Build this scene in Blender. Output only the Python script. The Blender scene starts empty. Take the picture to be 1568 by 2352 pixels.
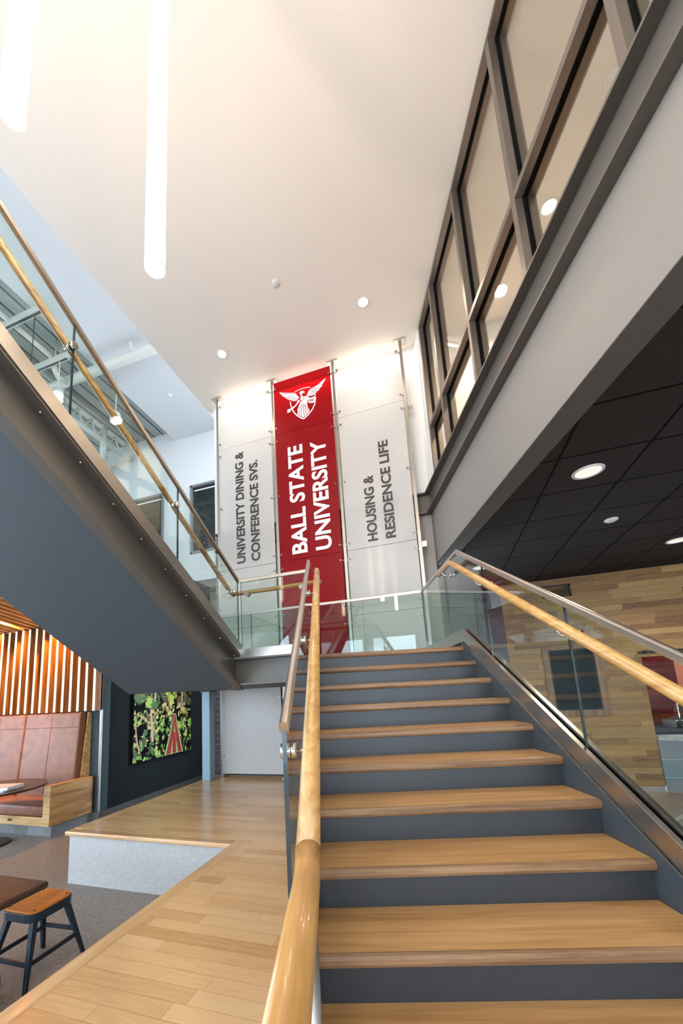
import bpy, bmesh, math, random
from mathutils import Vector, Matrix
C = bpy.context.scene.collection
SC = bpy.context.scene
AZ = 0.269942258            # the stair hall is turned by this angle against the rest of the building
ZO = 1.914                  # height of the eye above the lowest floor
CA, SA = math.cos(AZ), math.sin(AZ)

# ------------------------------------------------------------------ camera, world, exposure
cam_d = bpy.data.cameras.new('camera'); cam = bpy.data.objects.new('camera', cam_d); C.objects.link(cam)
SC.camera = cam
F_PX, P_X, P_Y = 901.67, 709.62, 1447.60
YAW, PITCH, ROLL = -0.317872562, 0.165211685, -0.051158133
def w2c(v):
    X, Y, Z = v
    c, s = math.cos(YAW), math.sin(YAW); x, y = c*X - s*Y, s*X + c*Y
    c, s = math.cos(PITCH), math.sin(PITCH); y2, z2 = c*y + s*Z, -s*y + c*Z
    cx, cy, cz = x, -z2, y2
    c, s = math.cos(ROLL), math.sin(ROLL)
    return Vector((c*cx - s*cy, s*cx + c*cy, cz))
rows = [w2c(a) for a in ((1,0,0),(0,1,0),(0,0,1))]
right = Vector([r[0] for r in rows]); down = Vector([r[1] for r in rows]); fwd = Vector([r[2] for r in rows])
mw = Matrix.Identity(4)
for i in range(3):
    mw[i][0], mw[i][1], mw[i][2] = right[i], -down[i], -fwd[i]
mw.translation = Vector((0, 0, ZO))
cam.matrix_world = mw
cam_d.sensor_fit = 'VERTICAL'; cam_d.sensor_height = 36.0
cam_d.lens = F_PX/2352*36.0
cam_d.shift_x = (784 - P_X)/2352; cam_d.shift_y = (P_Y - 1176)/2352
cam_d.clip_start = 0.02

world = bpy.data.worlds.new('daylight'); SC.world = world; world.use_nodes = True
wn = world.node_tree; bg = wn.nodes['Background']
bg.inputs['Color'].default_value = (0.71, 0.85, 1.0, 1); bg.inputs['Strength'].default_value = 3.1
SC.view_settings.view_transform = 'Standard'; SC.view_settings.look = 'None'
SC.view_settings.gamma = 1.0; SC.view_settings.use_curve_mapping = False
SC.view_settings.exposure = 1.38
cy = SC.cycles
cy.max_bounces = 7; cy.diffuse_bounces = 3; cy.glossy_bounces = 3; cy.transmission_bounces = 6; cy.transparent_max_bounces = 14
cy.caustics_reflective = False; cy.caustics_refractive = False
cy.sample_clamp_indirect = 4.0
cy.use_denoising = True; cy.use_adaptive_sampling = True; cy.adaptive_threshold = 0.06
WARM = (1.0, 0.80, 0.62)

# ------------------------------------------------------------------ materials
def new_mat(name):
    m = bpy.data.materials.new(name); m.use_nodes = True
    return m, m.node_tree, m.node_tree.nodes['Principled BSDF']
def N(nt, t, **kw):
    n = nt.nodes.new(t)
    for k, v in kw.items():
        if k in n.bl_rna.properties: setattr(n, k, v)
        else: n.inputs[k].default_value = v
    return n
def srgb(r, g, b):
    f = lambda c: (c/255/12.92) if c/255 <= 0.04045 else ((c/255+0.055)/1.055)**2.4
    return (f(r), f(g), f(b), 1)
def coords(nt, rot=0.0, scale=(1,1,1)):
    tc = N(nt, 'ShaderNodeTexCoord'); mp = N(nt, 'ShaderNodeMapping')
    mp.inputs['Rotation'].default_value = (0, 0, rot); mp.inputs['Scale'].default_value = scale
    nt.links.new(tc.outputs['Object'], mp.inputs['Vector'])
    return mp.outputs['Vector']
def ramp(nt, fac, stops):
    r = N(nt, 'ShaderNodeValToRGB'); e = r.color_ramp.elements
    while len(e) < len(stops): e.new(0.5)
    for el, (p, c) in zip(e, stops): el.position = p; el.color = c
    nt.links.new(fac, r.inputs['Fac']); return r.outputs['Color']
def plain(name, col, rough=0.5, metal=0.0, var=0.06, nscale=18.0, bump=0.0, spec=0.5, coat=0.0, stretch=(1,1,1)):
    m, nt, b = new_mat(name)
    v = coords(nt, 0, stretch)
    n = N(nt, 'ShaderNodeTexNoise', Scale=nscale, Detail=4.0)
    nt.links.new(v, n.inputs['Vector'])
    lo = tuple(c*(1-var) for c in col[:3])+(1,); hi = tuple(min(1, c*(1+var)) for c in col[:3])+(1,)
    nt.links.new(ramp(nt, n.outputs['Fac'], [(0.3, lo), (0.7, hi)]), b.inputs['Base Color'])
    b.inputs['Roughness'].default_value = rough; b.inputs['Metallic'].default_value = metal
    b.inputs['Specular IOR Level'].default_value = spec; b.inputs['Coat Weight'].default_value = coat
    if bump:
        bp = N(nt, 'ShaderNodeBump', Strength=bump, Distance=0.004)
        nt.links.new(n.outputs['Fac'], bp.inputs['Height']); nt.links.new(bp.outputs['Normal'], b.inputs['Normal'])
    return m
def wood(name, stops, rough=0.35, rot=0.0, along='x', fine=60.0, coat=0.0):
    """solid timber: grain stretched along one axis"""
    m, nt, b = new_mat(name)
    sc = {'x': (1.2, fine*.35, fine*.35), 'y': (fine*.35, 1.2, fine*.35), 'z': (fine*.35, fine*.35, 1.2)}[along]
    v0 = coords(nt, rot)
    mp = N(nt, 'ShaderNodeMapping'); mp.inputs['Scale'].default_value = sc; nt.links.new(v0, mp.inputs['Vector'])
    n1 = N(nt, 'ShaderNodeTexNoise', Scale=1.0, Detail=6.0, Roughness=0.65, Distortion=0.6)
    nt.links.new(mp.outputs['Vector'], n1.inputs['Vector'])
    nt.links.new(ramp(nt, n1.outputs['Fac'], [(.5+(p-.5)*.6, c) for p, c in stops]), b.inputs['Base Color'])
    b.inputs['Roughness'].default_value = rough; b.inputs['Coat Weight'].default_value = coat
    return m
def planks(name, axis_len, axis_row, L, H, stops, rough=0.3, groove=(0.05,0.03,0.015,1), gw=0.0012, tint=0.5, grain=0.35, coat=0.0, bumpy=False):
    """boards in rows with random joints; axis_len / axis_row are 0,1,2"""
    m, nt, b = new_mat(name)
    tc = N(nt, 'ShaderNodeTexCoord'); sp = N(nt, 'ShaderNodeSeparateXYZ'); nt.links.new(tc.outputs['Object'], sp.inputs[0])
    def M(op, a, c=None):
        n = N(nt, 'ShaderNodeMath', operation=op)
        for i, x in enumerate((a, c)):
            if x is None: continue
            if isinstance(x, (int, float)): n.inputs[i].default_value = x
            else: nt.links.new(x, n.inputs[i])
        return n.outputs[0]
    u, v = sp.outputs[axis_len], sp.outputs[axis_row]
    vr = M('DIVIDE', v, H); row = M('FLOOR', vr)
    w1 = N(nt, 'ShaderNodeTexWhiteNoise', noise_dimensions='1D'); nt.links.new(row, w1.inputs['W'])
    us = M('ADD', M('DIVIDE', u, L), M('MULTIPLY', w1.outputs['Value'], 7.0)); col = M('FLOOR', us)
    cb = N(nt, 'ShaderNodeCombineXYZ'); nt.links.new(row, cb.inputs[0]); nt.links.new(col, cb.inputs[1])
    w2 = N(nt, 'ShaderNodeTexWhiteNoise', noise_dimensions='3D'); nt.links.new(cb.outputs[0], w2.inputs['Vector'])
    fv, fu = M('FRACT', vr), M('FRACT', us)
    dv = M('MULTIPLY', M('MINIMUM', fv, M('SUBTRACT', 1.0, fv)), H); du = M('MULTIPLY', M('MINIMUM', fu, M('SUBTRACT', 1.0, fu)), L)
    gm = M('LESS_THAN', M('MINIMUM', dv, du), gw)
    g1 = N(nt, 'ShaderNodeCombineXYZ')
    nt.links.new(M('ADD', M('MULTIPLY', u, 3.0), M('MULTIPLY', w2.outputs['Value'], 40.0)), g1.inputs[0])
    nt.links.new(M('MULTIPLY', v, 38.0), g1.inputs[1])
    ns = N(nt, 'ShaderNodeTexNoise', Scale=1.0, Detail=5.0, Roughness=0.6, Distortion=1.2); nt.links.new(g1.outputs[0], ns.inputs['Vector'])
    fac = M('ADD', M('MULTIPLY', ns.outputs['Fac'], grain), M('MULTIPLY', w2.outputs['Value'], tint))
    colr = ramp(nt, fac, stops)
    mx = N(nt, 'ShaderNodeMix', data_type='RGBA'); nt.links.new(gm, mx.inputs[0]); nt.links.new(colr, mx.inputs[6]); mx.inputs[7].default_value = groove
    nt.links.new(mx.outputs[2], b.inputs['Base Color'])
    b.inputs['Roughness'].default_value = rough; b.inputs['Coat Weight'].default_value = coat; b.inputs['Coat Roughness'].default_value = 0.15
    return m
def tiles(name, ax, ay, w, h, ox, oy, col, groove, gw, rough=0.4, var=0.12, spec=0.5, stagger=0.0, nscale=60.0, world=False):
    """rectangular tiles with joints"""
    m, nt, b = new_mat(name)
    tc = N(nt, 'ShaderNodeTexCoord'); sp = N(nt, 'ShaderNodeSeparateXYZ')
    if world: nt.links.new(N(nt, 'ShaderNodeNewGeometry').outputs['Position'], sp.inputs[0])
    else: nt.links.new(tc.outputs['Object'], sp.inputs[0])
    def M(op, a, c=None):
        n = N(nt, 'ShaderNodeMath', operation=op)
        for i, x in enumerate((a, c)):
            if x is None: continue
            if isinstance(x, (int, float)): n.inputs[i].default_value = x
            else: nt.links.new(x, n.inputs[i])
        return n.outputs[0]
    v = M('DIVIDE', M('SUBTRACT', sp.outputs[ay], oy), h); row = M('FLOOR', v)
    u = M('ADD', M('DIVIDE', M('SUBTRACT', sp.outputs[ax], ox), w), M('MULTIPLY', M('MODULO', row, 2.0), stagger)); colm = M('FLOOR', u)
    fu, fv = M('FRACT', u), M('FRACT', v)
    d = M('MINIMUM', M('MULTIPLY', M('MINIMUM', fu, M('SUBTRACT', 1.0, fu)), w), M('MULTIPLY', M('MINIMUM', fv, M('SUBTRACT', 1.0, fv)), h))
    g = M('LESS_THAN', d, gw)
    cb = N(nt, 'ShaderNodeCombineXYZ'); nt.links.new(row, cb.inputs[0]); nt.links.new(colm, cb.inputs[1])
    w2 = N(nt, 'ShaderNodeTexWhiteNoise', noise_dimensions='3D'); nt.links.new(cb.outputs[0], w2.inputs['Vector'])
    ns = N(nt, 'ShaderNodeTexNoise', Scale=nscale, Detail=4.0); nt.links.new(tc.outputs['Object'], ns.inputs['Vector'])
    fac = M('ADD', M('MULTIPLY', w2.outputs['Value'], .5), M('MULTIPLY', ns.outputs['Fac'], .5))
    lo = tuple(c*(1-var) for c in col[:3])+(1,); hi = tuple(min(1, c*(1+var)) for c in col[:3])+(1,)
    mx = N(nt, 'ShaderNodeMix', data_type='RGBA'); nt.links.new(g, mx.inputs[0]); nt.links.new(ramp(nt, fac, [(.25, lo), (.75, hi)]), mx.inputs[6]); mx.inputs[7].default_value = groove
    nt.links.new(mx.outputs[2], b.inputs['Base Color'])
    b.inputs['Roughness'].default_value = rough; b.inputs['Specular IOR Level'].default_value = spec
    return m
def glass(name, tint, refl=1.0, ior=1.5, rough=0.0):
    m, nt, b = new_mat(name); nt.nodes.remove(b)
    out = nt.nodes['Material Output']
    tr = N(nt, 'ShaderNodeBsdfTransparent'); tr.inputs['Color'].default_value = tint
    gl = N(nt, 'ShaderNodeBsdfGlossy'); gl.inputs['Roughness'].default_value = rough; gl.inputs['Color'].default_value = (1,1,1,1)
    ge = N(nt, 'ShaderNodeNewGeometry'); dt = N(nt, 'ShaderNodeVectorMath', operation='DOT_PRODUCT')
    nt.links.new(ge.outputs['Normal'], dt.inputs[0]); nt.links.new(ge.outputs['Incoming'], dt.inputs[1])
    def M(op, a, c=None):
        n = N(nt, 'ShaderNodeMath', operation=op)
        for i, x in enumerate((a, c)):
            if x is None: continue
            if isinstance(x, (int, float)): n.inputs[i].default_value = x
            else: nt.links.new(x, n.inputs[i])
        return n.outputs[0]
    f0 = ((ior-1)/(ior+1))**2
    sch = M('ADD', f0, M('MULTIPLY', M('POWER', M('SUBTRACT', 1.0, M('ABSOLUTE', dt.outputs['Value'])), 5.0), 1-f0))
    mu = N(nt, 'ShaderNodeMath', operation='MULTIPLY'); mu.use_clamp = True; mu.inputs[1].default_value = refl; nt.links.new(sch, mu.inputs[0])
    mx = N(nt, 'ShaderNodeMixShader'); nt.links.new(mu.outputs[0], mx.inputs[0]); nt.links.new(tr.outputs[0], mx.inputs[1]); nt.links.new(gl.outputs[0], mx.inputs[2])
    nt.links.new(mx.outputs[0], out.inputs['Surface'])
    return m
def frosted(name, col, trans, through, rough=0.25, sparkle=False):
    m, nt, b = new_mat(name); out = nt.nodes['Material Output']
    n = N(nt, 'ShaderNodeTexNoise', Scale=260.0 if sparkle else 90.0, Detail=3.0); nt.links.new(coords(nt), n.inputs['Vector'])
    k = 0.35 if sparkle else 0.04
    lo = tuple(c*(1-k) for c in col[:3])+(1,); hi = tuple(min(1, c*(1+k)) for c in col[:3])+(1,)
    nt.links.new(ramp(nt, n.outputs['Fac'], [(.35, lo), (.65, hi)]), b.inputs['Base Color'])
    b.inputs['Roughness'].default_value = rough; b.inputs['Coat Weight'].default_value = 0.18; b.inputs['Coat Roughness'].default_value = 0.06; b.inputs['Specular IOR Level'].default_value = 0.25
    tr = N(nt, 'ShaderNodeBsdfTransparent'); tr.inputs['Color'].default_value = through
    mx = N(nt, 'ShaderNodeMixShader'); mx.inputs[0].default_value = trans
    nt.links.new(b.outputs[0], mx.inputs[1]); nt.links.new(tr.outputs[0], mx.inputs[2]); nt.links.new(mx.outputs[0], out.inputs['Surface'])
    return m
def emit(name, col, strength):
    m, nt, b = new_mat(name)
    b.inputs['Base Color'].default_value = (0.8,0.8,0.8,1)
    b.inputs['Emission Color'].default_value = (*col, 1); b.inputs['Emission Strength'].default_value = strength
    return m
def steel(name, col, rough=0.28, rot=0.0, along='y', var=0.25):
    m, nt, b = new_mat(name)
    n = N(nt, 'ShaderNodeTexNoise', Scale=7.0, Detail=2.0); nt.links.new(coords(nt, rot), n.inputs['Vector'])
    mr = N(nt, 'ShaderNodeMapRange'); mr.inputs['To Min'].default_value = rough*(1-var); mr.inputs['To Max'].default_value = rough*(1+var)
    nt.links.new(n.outputs['Fac'], mr.inputs['Value']); nt.links.new(mr.outputs[0], b.inputs['Roughness'])
    b.inputs['Base Color'].default_value = col; b.inputs['Metallic'].default_value = 1.0
    b.inputs['Anisotropic'].default_value = 0.5
    return m

M_WHITE  = plain('white_paint', (0.72,0.71,0.69,1), .75, var=.015, nscale=40, bump=.02)
M_WHITEF = plain('cool_white_paint', (0.58,0.58,0.575,1), .75, var=.015, nscale=40, bump=.02)
M_CEIL   = plain('ceiling_paint', (0.83,0.76,0.685,1), .8, var=.02, nscale=60, bump=.02)
M_GREY   = plain('warm_grey_paint', (0.25,0.228,0.205,1), .45, var=.02, nscale=60, bump=.02)
M_DGREY  = plain('dark_grey_paint', (0.12,0.115,0.11,1), .5, var=.03)
M_CHAN   = plain('grey_steel_paint', (0.10,0.090,0.078,1), .4, var=.03)
M_SLATE  = plain('blue_grey_steel_paint', (0.060,0.074,0.088,1), .38, var=.05, nscale=30)
M_RISER  = plain('blue_black_steel_paint', (0.031,0.036,0.042,1), .38, var=.06, nscale=30)
M_RUBBER = plain('black_rubber', (0.004,0.004,0.004,1), .9, var=.1, spec=.1)
M_BLACK  = plain('black_paint', (0.012,0.012,0.013,1), .5, var=.1)
M_SS     = steel('brushed_stainless', (0.54,0.50,0.455,1), .32, -AZ, 'y')
M_SSG    = steel('brushed_stainless_flight', (0.34,0.31,0.285,1), .36, 0, 'y')
M_SSX    = steel('brushed_stainless_cross', (0.52,0.49,0.46,1), .3, 0, 'x')
M_SSZ    = steel('brushed_stainless_post', (0.44,0.415,0.38,1), .42, 0, 'z')
M_BOLT   = steel('dark_steel_bolt', (0.26,0.25,0.24,1), .4, 0, 'z')
M_CHROME = steel('polished_steel', (0.72,0.70,0.67,1), .12, 0, 'z')
M_BRONZE = plain('bronze_aluminium', (0.23,0.195,0.17,1), .38, metal=.75, var=.04)
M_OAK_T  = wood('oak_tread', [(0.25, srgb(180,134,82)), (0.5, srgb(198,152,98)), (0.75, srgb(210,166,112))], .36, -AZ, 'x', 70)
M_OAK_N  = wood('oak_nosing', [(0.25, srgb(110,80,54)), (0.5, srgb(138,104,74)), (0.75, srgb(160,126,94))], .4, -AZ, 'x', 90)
M_OAK_H  = wood('oak_handrail', [(0.25, srgb(180,132,72)), (0.5, srgb(198,150,88)), (0.75, srgb(210,166,104))], .27, -AZ, 'y', 80, .3)
M_OAK_HG = wood('oak_handrail_flight', [(0.25, srgb(150,96,38)), (0.5, srgb(190,132,66)), (0.75, srgb(214,162,94))], .27, 0, 'y', 80, .3)
M_OAK_HX = wood('oak_handrail_landing', [(0.25, srgb(150,96,38)), (0.5, srgb(190,132,66)), (0.75, srgb(214,162,94))], .27, 0, 'x', 80, .3)
M_FLOOR  = planks('oak_strip_floor', 0, 1, 0.82, 0.0932, [(0.1, srgb(206,160,108)), (0.4, srgb(236,194,142)), (0.75, srgb(246,212,164))], .27, srgb(150,104,62), .0007, .32, .4, .25)
M_BORDER = wood('oak_border', [(0.25, srgb(206,164,116)), (0.5, srgb(228,188,138)), (0.75, srgb(238,202,156))], .28, 0, 'y', 80, .2)
M_BORDERX= wood('oak_border_cross', [(0.25, srgb(190,148,106)), (0.5, srgb(216,176,132)), (0.75, srgb(228,192,150))], .24, 0, 'x', 80, .3)
M_WOODWALL = planks('oak_board_wall', 0, 2, 1.05, 0.0995, [(0.12, srgb(92,60,30)), (0.35, srgb(142,102,56)), (0.6, srgb(172,130,76)), (0.85, srgb(198,160,102))], .45, srgb(70,45,22), .0012, .45, .6)
M_OAK_B  = wood('pale_oak_booth', [(0.25, srgb(160,122,74)), (0.5, srgb(196,158,104)), (0.75, srgb(212,178,126))], .4, 0, 'x', 50)
M_OAK_BY = wood('oak_booth_arm', [(0.25, srgb(140,96,48)), (0.5, srgb(176,128,72)), (0.75, srgb(200,156,96))], .4, 0, 'y', 40)
M_SLAT   = wood('oak_slats', [(0.25, srgb(116,72,36)), (0.5, srgb(150,100,54)), (0.75, srgb(176,126,76))], .45, 0, 'z', 50)
M_WALNUT = wood('dark_walnut', [(0.25, srgb(34,19,12)), (0.5, srgb(60,36,23)), (0.75, srgb(82,52,33))], .35, 0, 'x', 40)
M_CONC   = plain('cast_concrete', (0.47,0.475,0.475,1), .7, var=.10, nscale=45, bump=.2)
M_FLOORC = plain('ground_concrete', (0.25,0.215,0.19,1), .42, var=.30, nscale=55, bump=.02)
M_FLOORR = plain('tan_concrete', (0.30,0.245,0.205,1), .45, var=.12, nscale=12)
M_TOE    = tiles('stone_tile_base', 0, 2, .3, 5, 0, -2, (0.16,0.17,0.175,1), (0.3,0.3,0.3,1), .0015, .5, .3, nscale=14)
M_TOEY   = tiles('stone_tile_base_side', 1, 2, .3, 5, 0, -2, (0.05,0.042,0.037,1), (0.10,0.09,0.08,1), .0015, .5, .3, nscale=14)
M_FELT   = plain('charcoal_felt', (0.014,0.018,0.020,1), .95, var=.45, nscale=120, bump=.25, spec=.1)
M_FELTB  = plain('blue_grey_felt', (0.06,0.085,0.10,1), .95, var=.35, nscale=120, bump=.2, spec=.1)
M_BRICK  = tiles('black_brick', 0, 2, .30, .105, 0, 0, (0.030,0.024,0.026,1), (0.20,0.16,0.15,1), .004, .6, .3, stagger=.5)
M_DTILE  = tiles('black_ceiling_tile', 0, 1, .697, .711, 1.1925, 3.83, (0.038,0.034,0.032,1), (0.0015,0.0015,0.0015,1), .012, .9, .12, spec=.15, nscale=160, world=True)
M_PTILE  = tiles('plum_wall_tile', 0, 2, .3, .3, 0, 0, (0.022,0.014,0.022,1), (0.008,0.006,0.008,1), .003, .3, .2)
M_RTILE  = tiles('red_glazed_tile', 0, 2, .28, .42, 0, .1, (0.11,0.004,0.008,1), (0.22,0.04,0.04,1), .003, .12, .2)
M_CORAL  = plain('coral_paint', (0.62,0.20,0.12,1), .6, var=.03)
M_GTILE  = tiles('blue_grey_tile', 0, 2, 2.4, .292, 3.4, -.05, (0.22,0.27,0.31,1), (0.55,0.6,0.63,1), .004, .4, .08)
M_TERR   = plain('speckled_terrazzo', (0.50,0.50,0.49,1), .3, var=.5, nscale=110)
M_LEATH  = plain('tan_leather', (0.215,0.085,0.045,1), .42, var=.22, nscale=7, bump=.12)
M_LEATHD = plain('tan_leather_seam', (0.10,0.035,0.018,1), .6, var=.1)
M_SEATW  = wood('honey_plywood', [(0.25, srgb(172,96,24)), (0.5, srgb(198,120,36)), (0.75, srgb(212,136,50))], .35, 0, 'y', 30)
M_BLUEBLK= plain('blue_black_metal', (0.018,0.03,0.045,1), .32, metal=.4, var=.1)
M_GLASS  = glass('clear_railing_glass', (0.90,0.955,0.935,1), 1.15, 1.5)
M_GEDGE  = plain('glass_edge', (0.004,0.018,0.024,1), .2, var=.2, nscale=30, coat=.15)
M_CGLASS = glass('curtain_wall_glass', (0.86,0.86,0.82,1), 1.0, 1.5)
M_DGLASS = plain('dark_window_glass', (0.014,0.018,0.018,1), .04, var=.1, spec=.8)
M_PANEL  = frosted('frosted_white_panel', (0.70,0.685,0.655,1), .47, (1,1,1,1), .3)
M_RED    = frosted('glitter_red_panel', (0.30,0.0008,0.006,1), .34, (.95,.006,.02,1), .28, True)
M_INK    = plain('charcoal_lettering', (0.035,0.033,0.033,1), .5, var=.05)
M_LETW   = plain('white_lettering', (0.82,0.82,0.81,1), .5, var=.02)
M_REDINK = plain('red_linework', (0.45,0.004,0.014,1), .4, var=.05)
M_TUBE   = emit('glowing_tube', (1.0,0.83,0.66), 11.8)
M_LENS   = emit('glowing_lens', (1.0,0.88,0.74), 14.0)
M_LENSD  = emit('dim_lens', (1.0,0.86,0.76), .30)
M_PLASTIC= plain('white_plastic', (0.75,0.75,0.73,1), .4, var=.02)
M_PIPE   = plain('painted_pipe', (0.50,0.49,0.45,1), .5, var=.04)
M_DECK   = tiles('ribbed_metal_deck', 1, 0, 40, .30, -20, 0, (0.30,0.32,0.30,1), (0.03,0.035,0.035,1), .02, .55, .06)
M_SCREEN = plain('dark_screen', (0.006,0.012,0.016,1), .25, var=.3, spec=.05)
M_SOFFIT = plain('blue_grey_soffit', (0.060,0.078,0.093,1), .6, var=.04, nscale=20)
M_WINSURR= plain('grey_window_frame', (0.22,0.22,0.23,1), .4, metal=.3, var=.03)

# ------------------------------------------------------------------ geometry helpers
ORIGIN = {}
def W(fr, p):
    x, y, z = p
    if fr == 'S': x, y = CA*x - SA*y, SA*x + CA*y
    return Vector((x, y, z + ZO))
class MB:
    """collects shapes (heights relative to the eye) that become ONE mesh"""
    def __init__(s, fr='G'): s.v = []; s.f = []; s.fr = fr; s.mi = 0; s.sm = False
    def add(s, verts, faces, smooth=None):
        o = len(s.v); s.v += [tuple(p) for p in verts]
        sm = s.sm if smooth is None else smooth
        s.f += [([o+i for i in f], s.mi, sm) for f in faces]; return s
    def box(s, x0, x1, y0, y1, z0, z1):
        v = [(x,y,z) for z in (z0,z1) for y in (y0,y1) for x in (x0,x1)]
        return s.add(v, [(0,2,3,1),(4,5,7,6),(0,1,5,4),(2,6,7,3),(0,4,6,2),(1,3,7,5)])
    def prism(s, pts, plane, a, b):
        n = len(pts)
        mk = {'xy': lambda p,t: (p[0],p[1],t), 'yz': lambda p,t: (t,p[0],p[1]), 'xz': lambda p,t: (p[0],t,p[1])}[plane]
        v = [mk(p,a) for p in pts] + [mk(p,b) for p in pts]
        f = [tuple(range(n))[::-1], tuple(range(n,2*n))] + [(i,(i+1)%n,n+(i+1)%n,n+i) for i in range(n)]
        return s.add(v, f)
    def sweep(s, path, prof, up=(0,0,1), smooth=True, caps=True, vert_cut=False):
        P = [Vector(p) for p in path]; up = Vector(up); n = len(prof); v = []; f = []
        for i, p in enumerate(P):
            t = ((P[i]-P[i-1]).normalized() if i else Vector()) + ((P[i+1]-P[i]).normalized() if i < len(P)-1 else Vector())
            t.normalize()
            d = (P[i+1]-P[i]).normalized() if i < len(P)-1 else (P[i]-P[i-1]).normalized()
            k = 1.0/max(0.35, t.dot(d))
            side = t.cross(up)
            if side.length < 1e-4: side = t.cross(Vector((0,1,0)))
            side.normalize(); u2 = side.cross(t).normalized()
            bend = (d - t*d.dot(t))
            for a, b in prof:
                off = side*a + u2*b
                if bend.length > 1e-4:
                    bd = bend.normalized(); off = off + bd*(off.dot(bd))*(k-1)
                v.append(p + off)
        for i in range(len(P)-1):
            for j in range(n):
                f.append((i*n+j, i*n+(j+1)%n, (i+1)*n+(j+1)%n, (i+1)*n+j))
        s.add(v, f, smooth)
        if caps:
            o = len(s.v) - len(v)
            s.f.append(([o+j for j in range(n)][::-1], s.mi, False)); s.f.append(([o+(len(P)-1)*n+j for j in range(n)], s.mi, False))
        return s
    def tube(s, path, r, seg=14):
        return s.sweep(path, [(r*math.cos(2*math.pi*k/seg), r*math.sin(2*math.pi*k/seg)) for k in range(seg)])
    def cyl(s, p0, p1, r, seg=20): return s.tube([p0, p1], r, seg)
    def cone(s, p0, p1, r0, r1, seg=20):
        p0, p1 = Vector(p0), Vector(p1); t = (p1-p0).normalized(); a = t.cross(Vector((0,0,1)))
        if a.length < 1e-3: a = Vector((1,0,0))
        a.normalize(); b = t.cross(a)
        v = [p0 + (a*math.cos(2*math.pi*k/seg)+b*math.sin(2*math.pi*k/seg))*r0 for k in range(seg)] + [p1 + (a*math.cos(2*math.pi*k/seg)+b*math.sin(2*math.pi*k/seg))*r1 for k in range(seg)]
        s.add(v, [(k,(k+1)%seg,seg+(k+1)%seg,seg+k) for k in range(seg)], True)
        o = len(s.v)-2*seg
        s.f.append(([o+k for k in range(seg)][::-1], s.mi, False)); s.f.append(([o+seg+k for k in range(seg)], s.mi, False)); return s
    def ball(s, c, r, seg=14, rings=8, squash=1.0):
        v = [(c[0], c[1], c[2]+r*squash)]; f = []
        for i in range(1, rings):
            th = math.pi*i/rings
            for k in range(seg):
                ph = 2*math.pi*k/seg; v.append((c[0]+r*math.sin(th)*math.cos(ph), c[1]+r*math.sin(th)*math.sin(ph), c[2]+r*squash*math.cos(th)))
        v.append((c[0], c[1], c[2]-r*squash)); n = len(v)
        for k in range(seg): f.append((0, 1+k, 1+(k+1)%seg)); f.append((n-1, n-1-seg+(k+1)%seg, n-1-seg+k))
        for i in range(rings-2):
            for k in range(seg): f.append((1+i*seg+k, 1+(i+1)*seg+k, 1+(i+1)*seg+(k+1)%seg, 1+i*seg+(k+1)%seg))
        return s.add(v, f, True)
    def rbox(s, x0, x1, y0, y1, z0, z1, r, seg=4):
        """box with every vertical and horizontal edge rounded (cushions, plates)"""
        cx, cyy, cz = (x0+x1)/2, (y0+y1)/2, (z0+z1)/2; hx, hy, hz = (x1-x0)/2, (y1-y0)/2, (z1-z0)/2
        r = min(r, hx, hy, hz); lv = []
        for i in range(seg+1):
            a = math.pi/2*i/seg; lv.append((hz-r+r*math.sin(a), r*(1-math.cos(a))))
        prof = [(-z, ins) for z, ins in lv[::-1]] + lv
        ring = 4*(seg+1); v = []; f = []
        for z, ins in prof:
            for q in range(4):
                sx, sy = [(1,1),(-1,1),(-1,-1),(1,-1)][q]
                for i in range(seg+1):
                    a = math.pi/2*(q + i/seg); rr = max(r-ins, 1e-5)
                    v.append((cx+sx*(hx-r)+rr*math.cos(a), cyy+sy*(hy-r)+rr*math.sin(a), cz+z))
        for i in range(len(prof)-1):
            for k in range(ring): f.append((i*ring+k, i*ring+(k+1)%ring, (i+1)*ring+(k+1)%ring, (i+1)*ring+k))
        f.append(tuple(range(ring))[::-1]); f.append(tuple(range((len(prof)-1)*ring, len(prof)*ring)))
        return s.add(v, f, True)
    def build(s, name, mats, parent=None, bevel=0.0, fr=None):
        if not isinstance(mats, (list, tuple)): mats = [mats]
        wv = [W(s.fr, p) for p in s.v]
        if parent is not None: o0 = ORIGIN[parent.name]
        else:
            xs, ys, zs = zip(*wv); o0 = Vector(((min(xs)+max(xs))/2, (min(ys)+max(ys))/2, min(zs)))
        me = bpy.data.meshes.new(name)
        me.from_pydata([v-o0 for v in wv], [], [f for f, _, _ in s.f])
        for m in mats: me.materials.append(m)
        for p, (_, mi, sm) in zip(me.polygons, s.f): p.material_index = mi; p.use_smooth = sm
        bm = bmesh.new(); bm.from_mesh(me); bmesh.ops.recalc_face_normals(bm, faces=bm.faces); bm.to_mesh(me); bm.free()
        o = bpy.data.objects.new(name, me); C.objects.link(o)
        ORIGIN[o.name] = o0
        if parent is not None: o.parent = parent
        else: o.location = o0
        if bevel:
            md = o.modifiers.new('edge', 'BEVEL'); md.width = bevel; md.segments = 2; md.limit_method = 'ANGLE'; md.angle_limit = math.radians(40)
        return o
def thing(name, label, cat, loc, group=None, fr='G'):
    o = bpy.data.objects.new(name, None); C.objects.link(o); o.empty_display_size = .1
    o.location = W(fr, loc); ORIGIN[o.name] = Vector(o.location)
    o['label'] = label; o['category'] = cat
    if group: o['group'] = group
    return o
def tag(o, label, cat, group=None):
    o['label'] = label; o['category'] = cat
    if group: o['group'] = group
    return o
def struct(o, label=None):
    o['kind'] = 'structure'
    if label: o['label'] = label
    return o
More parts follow.
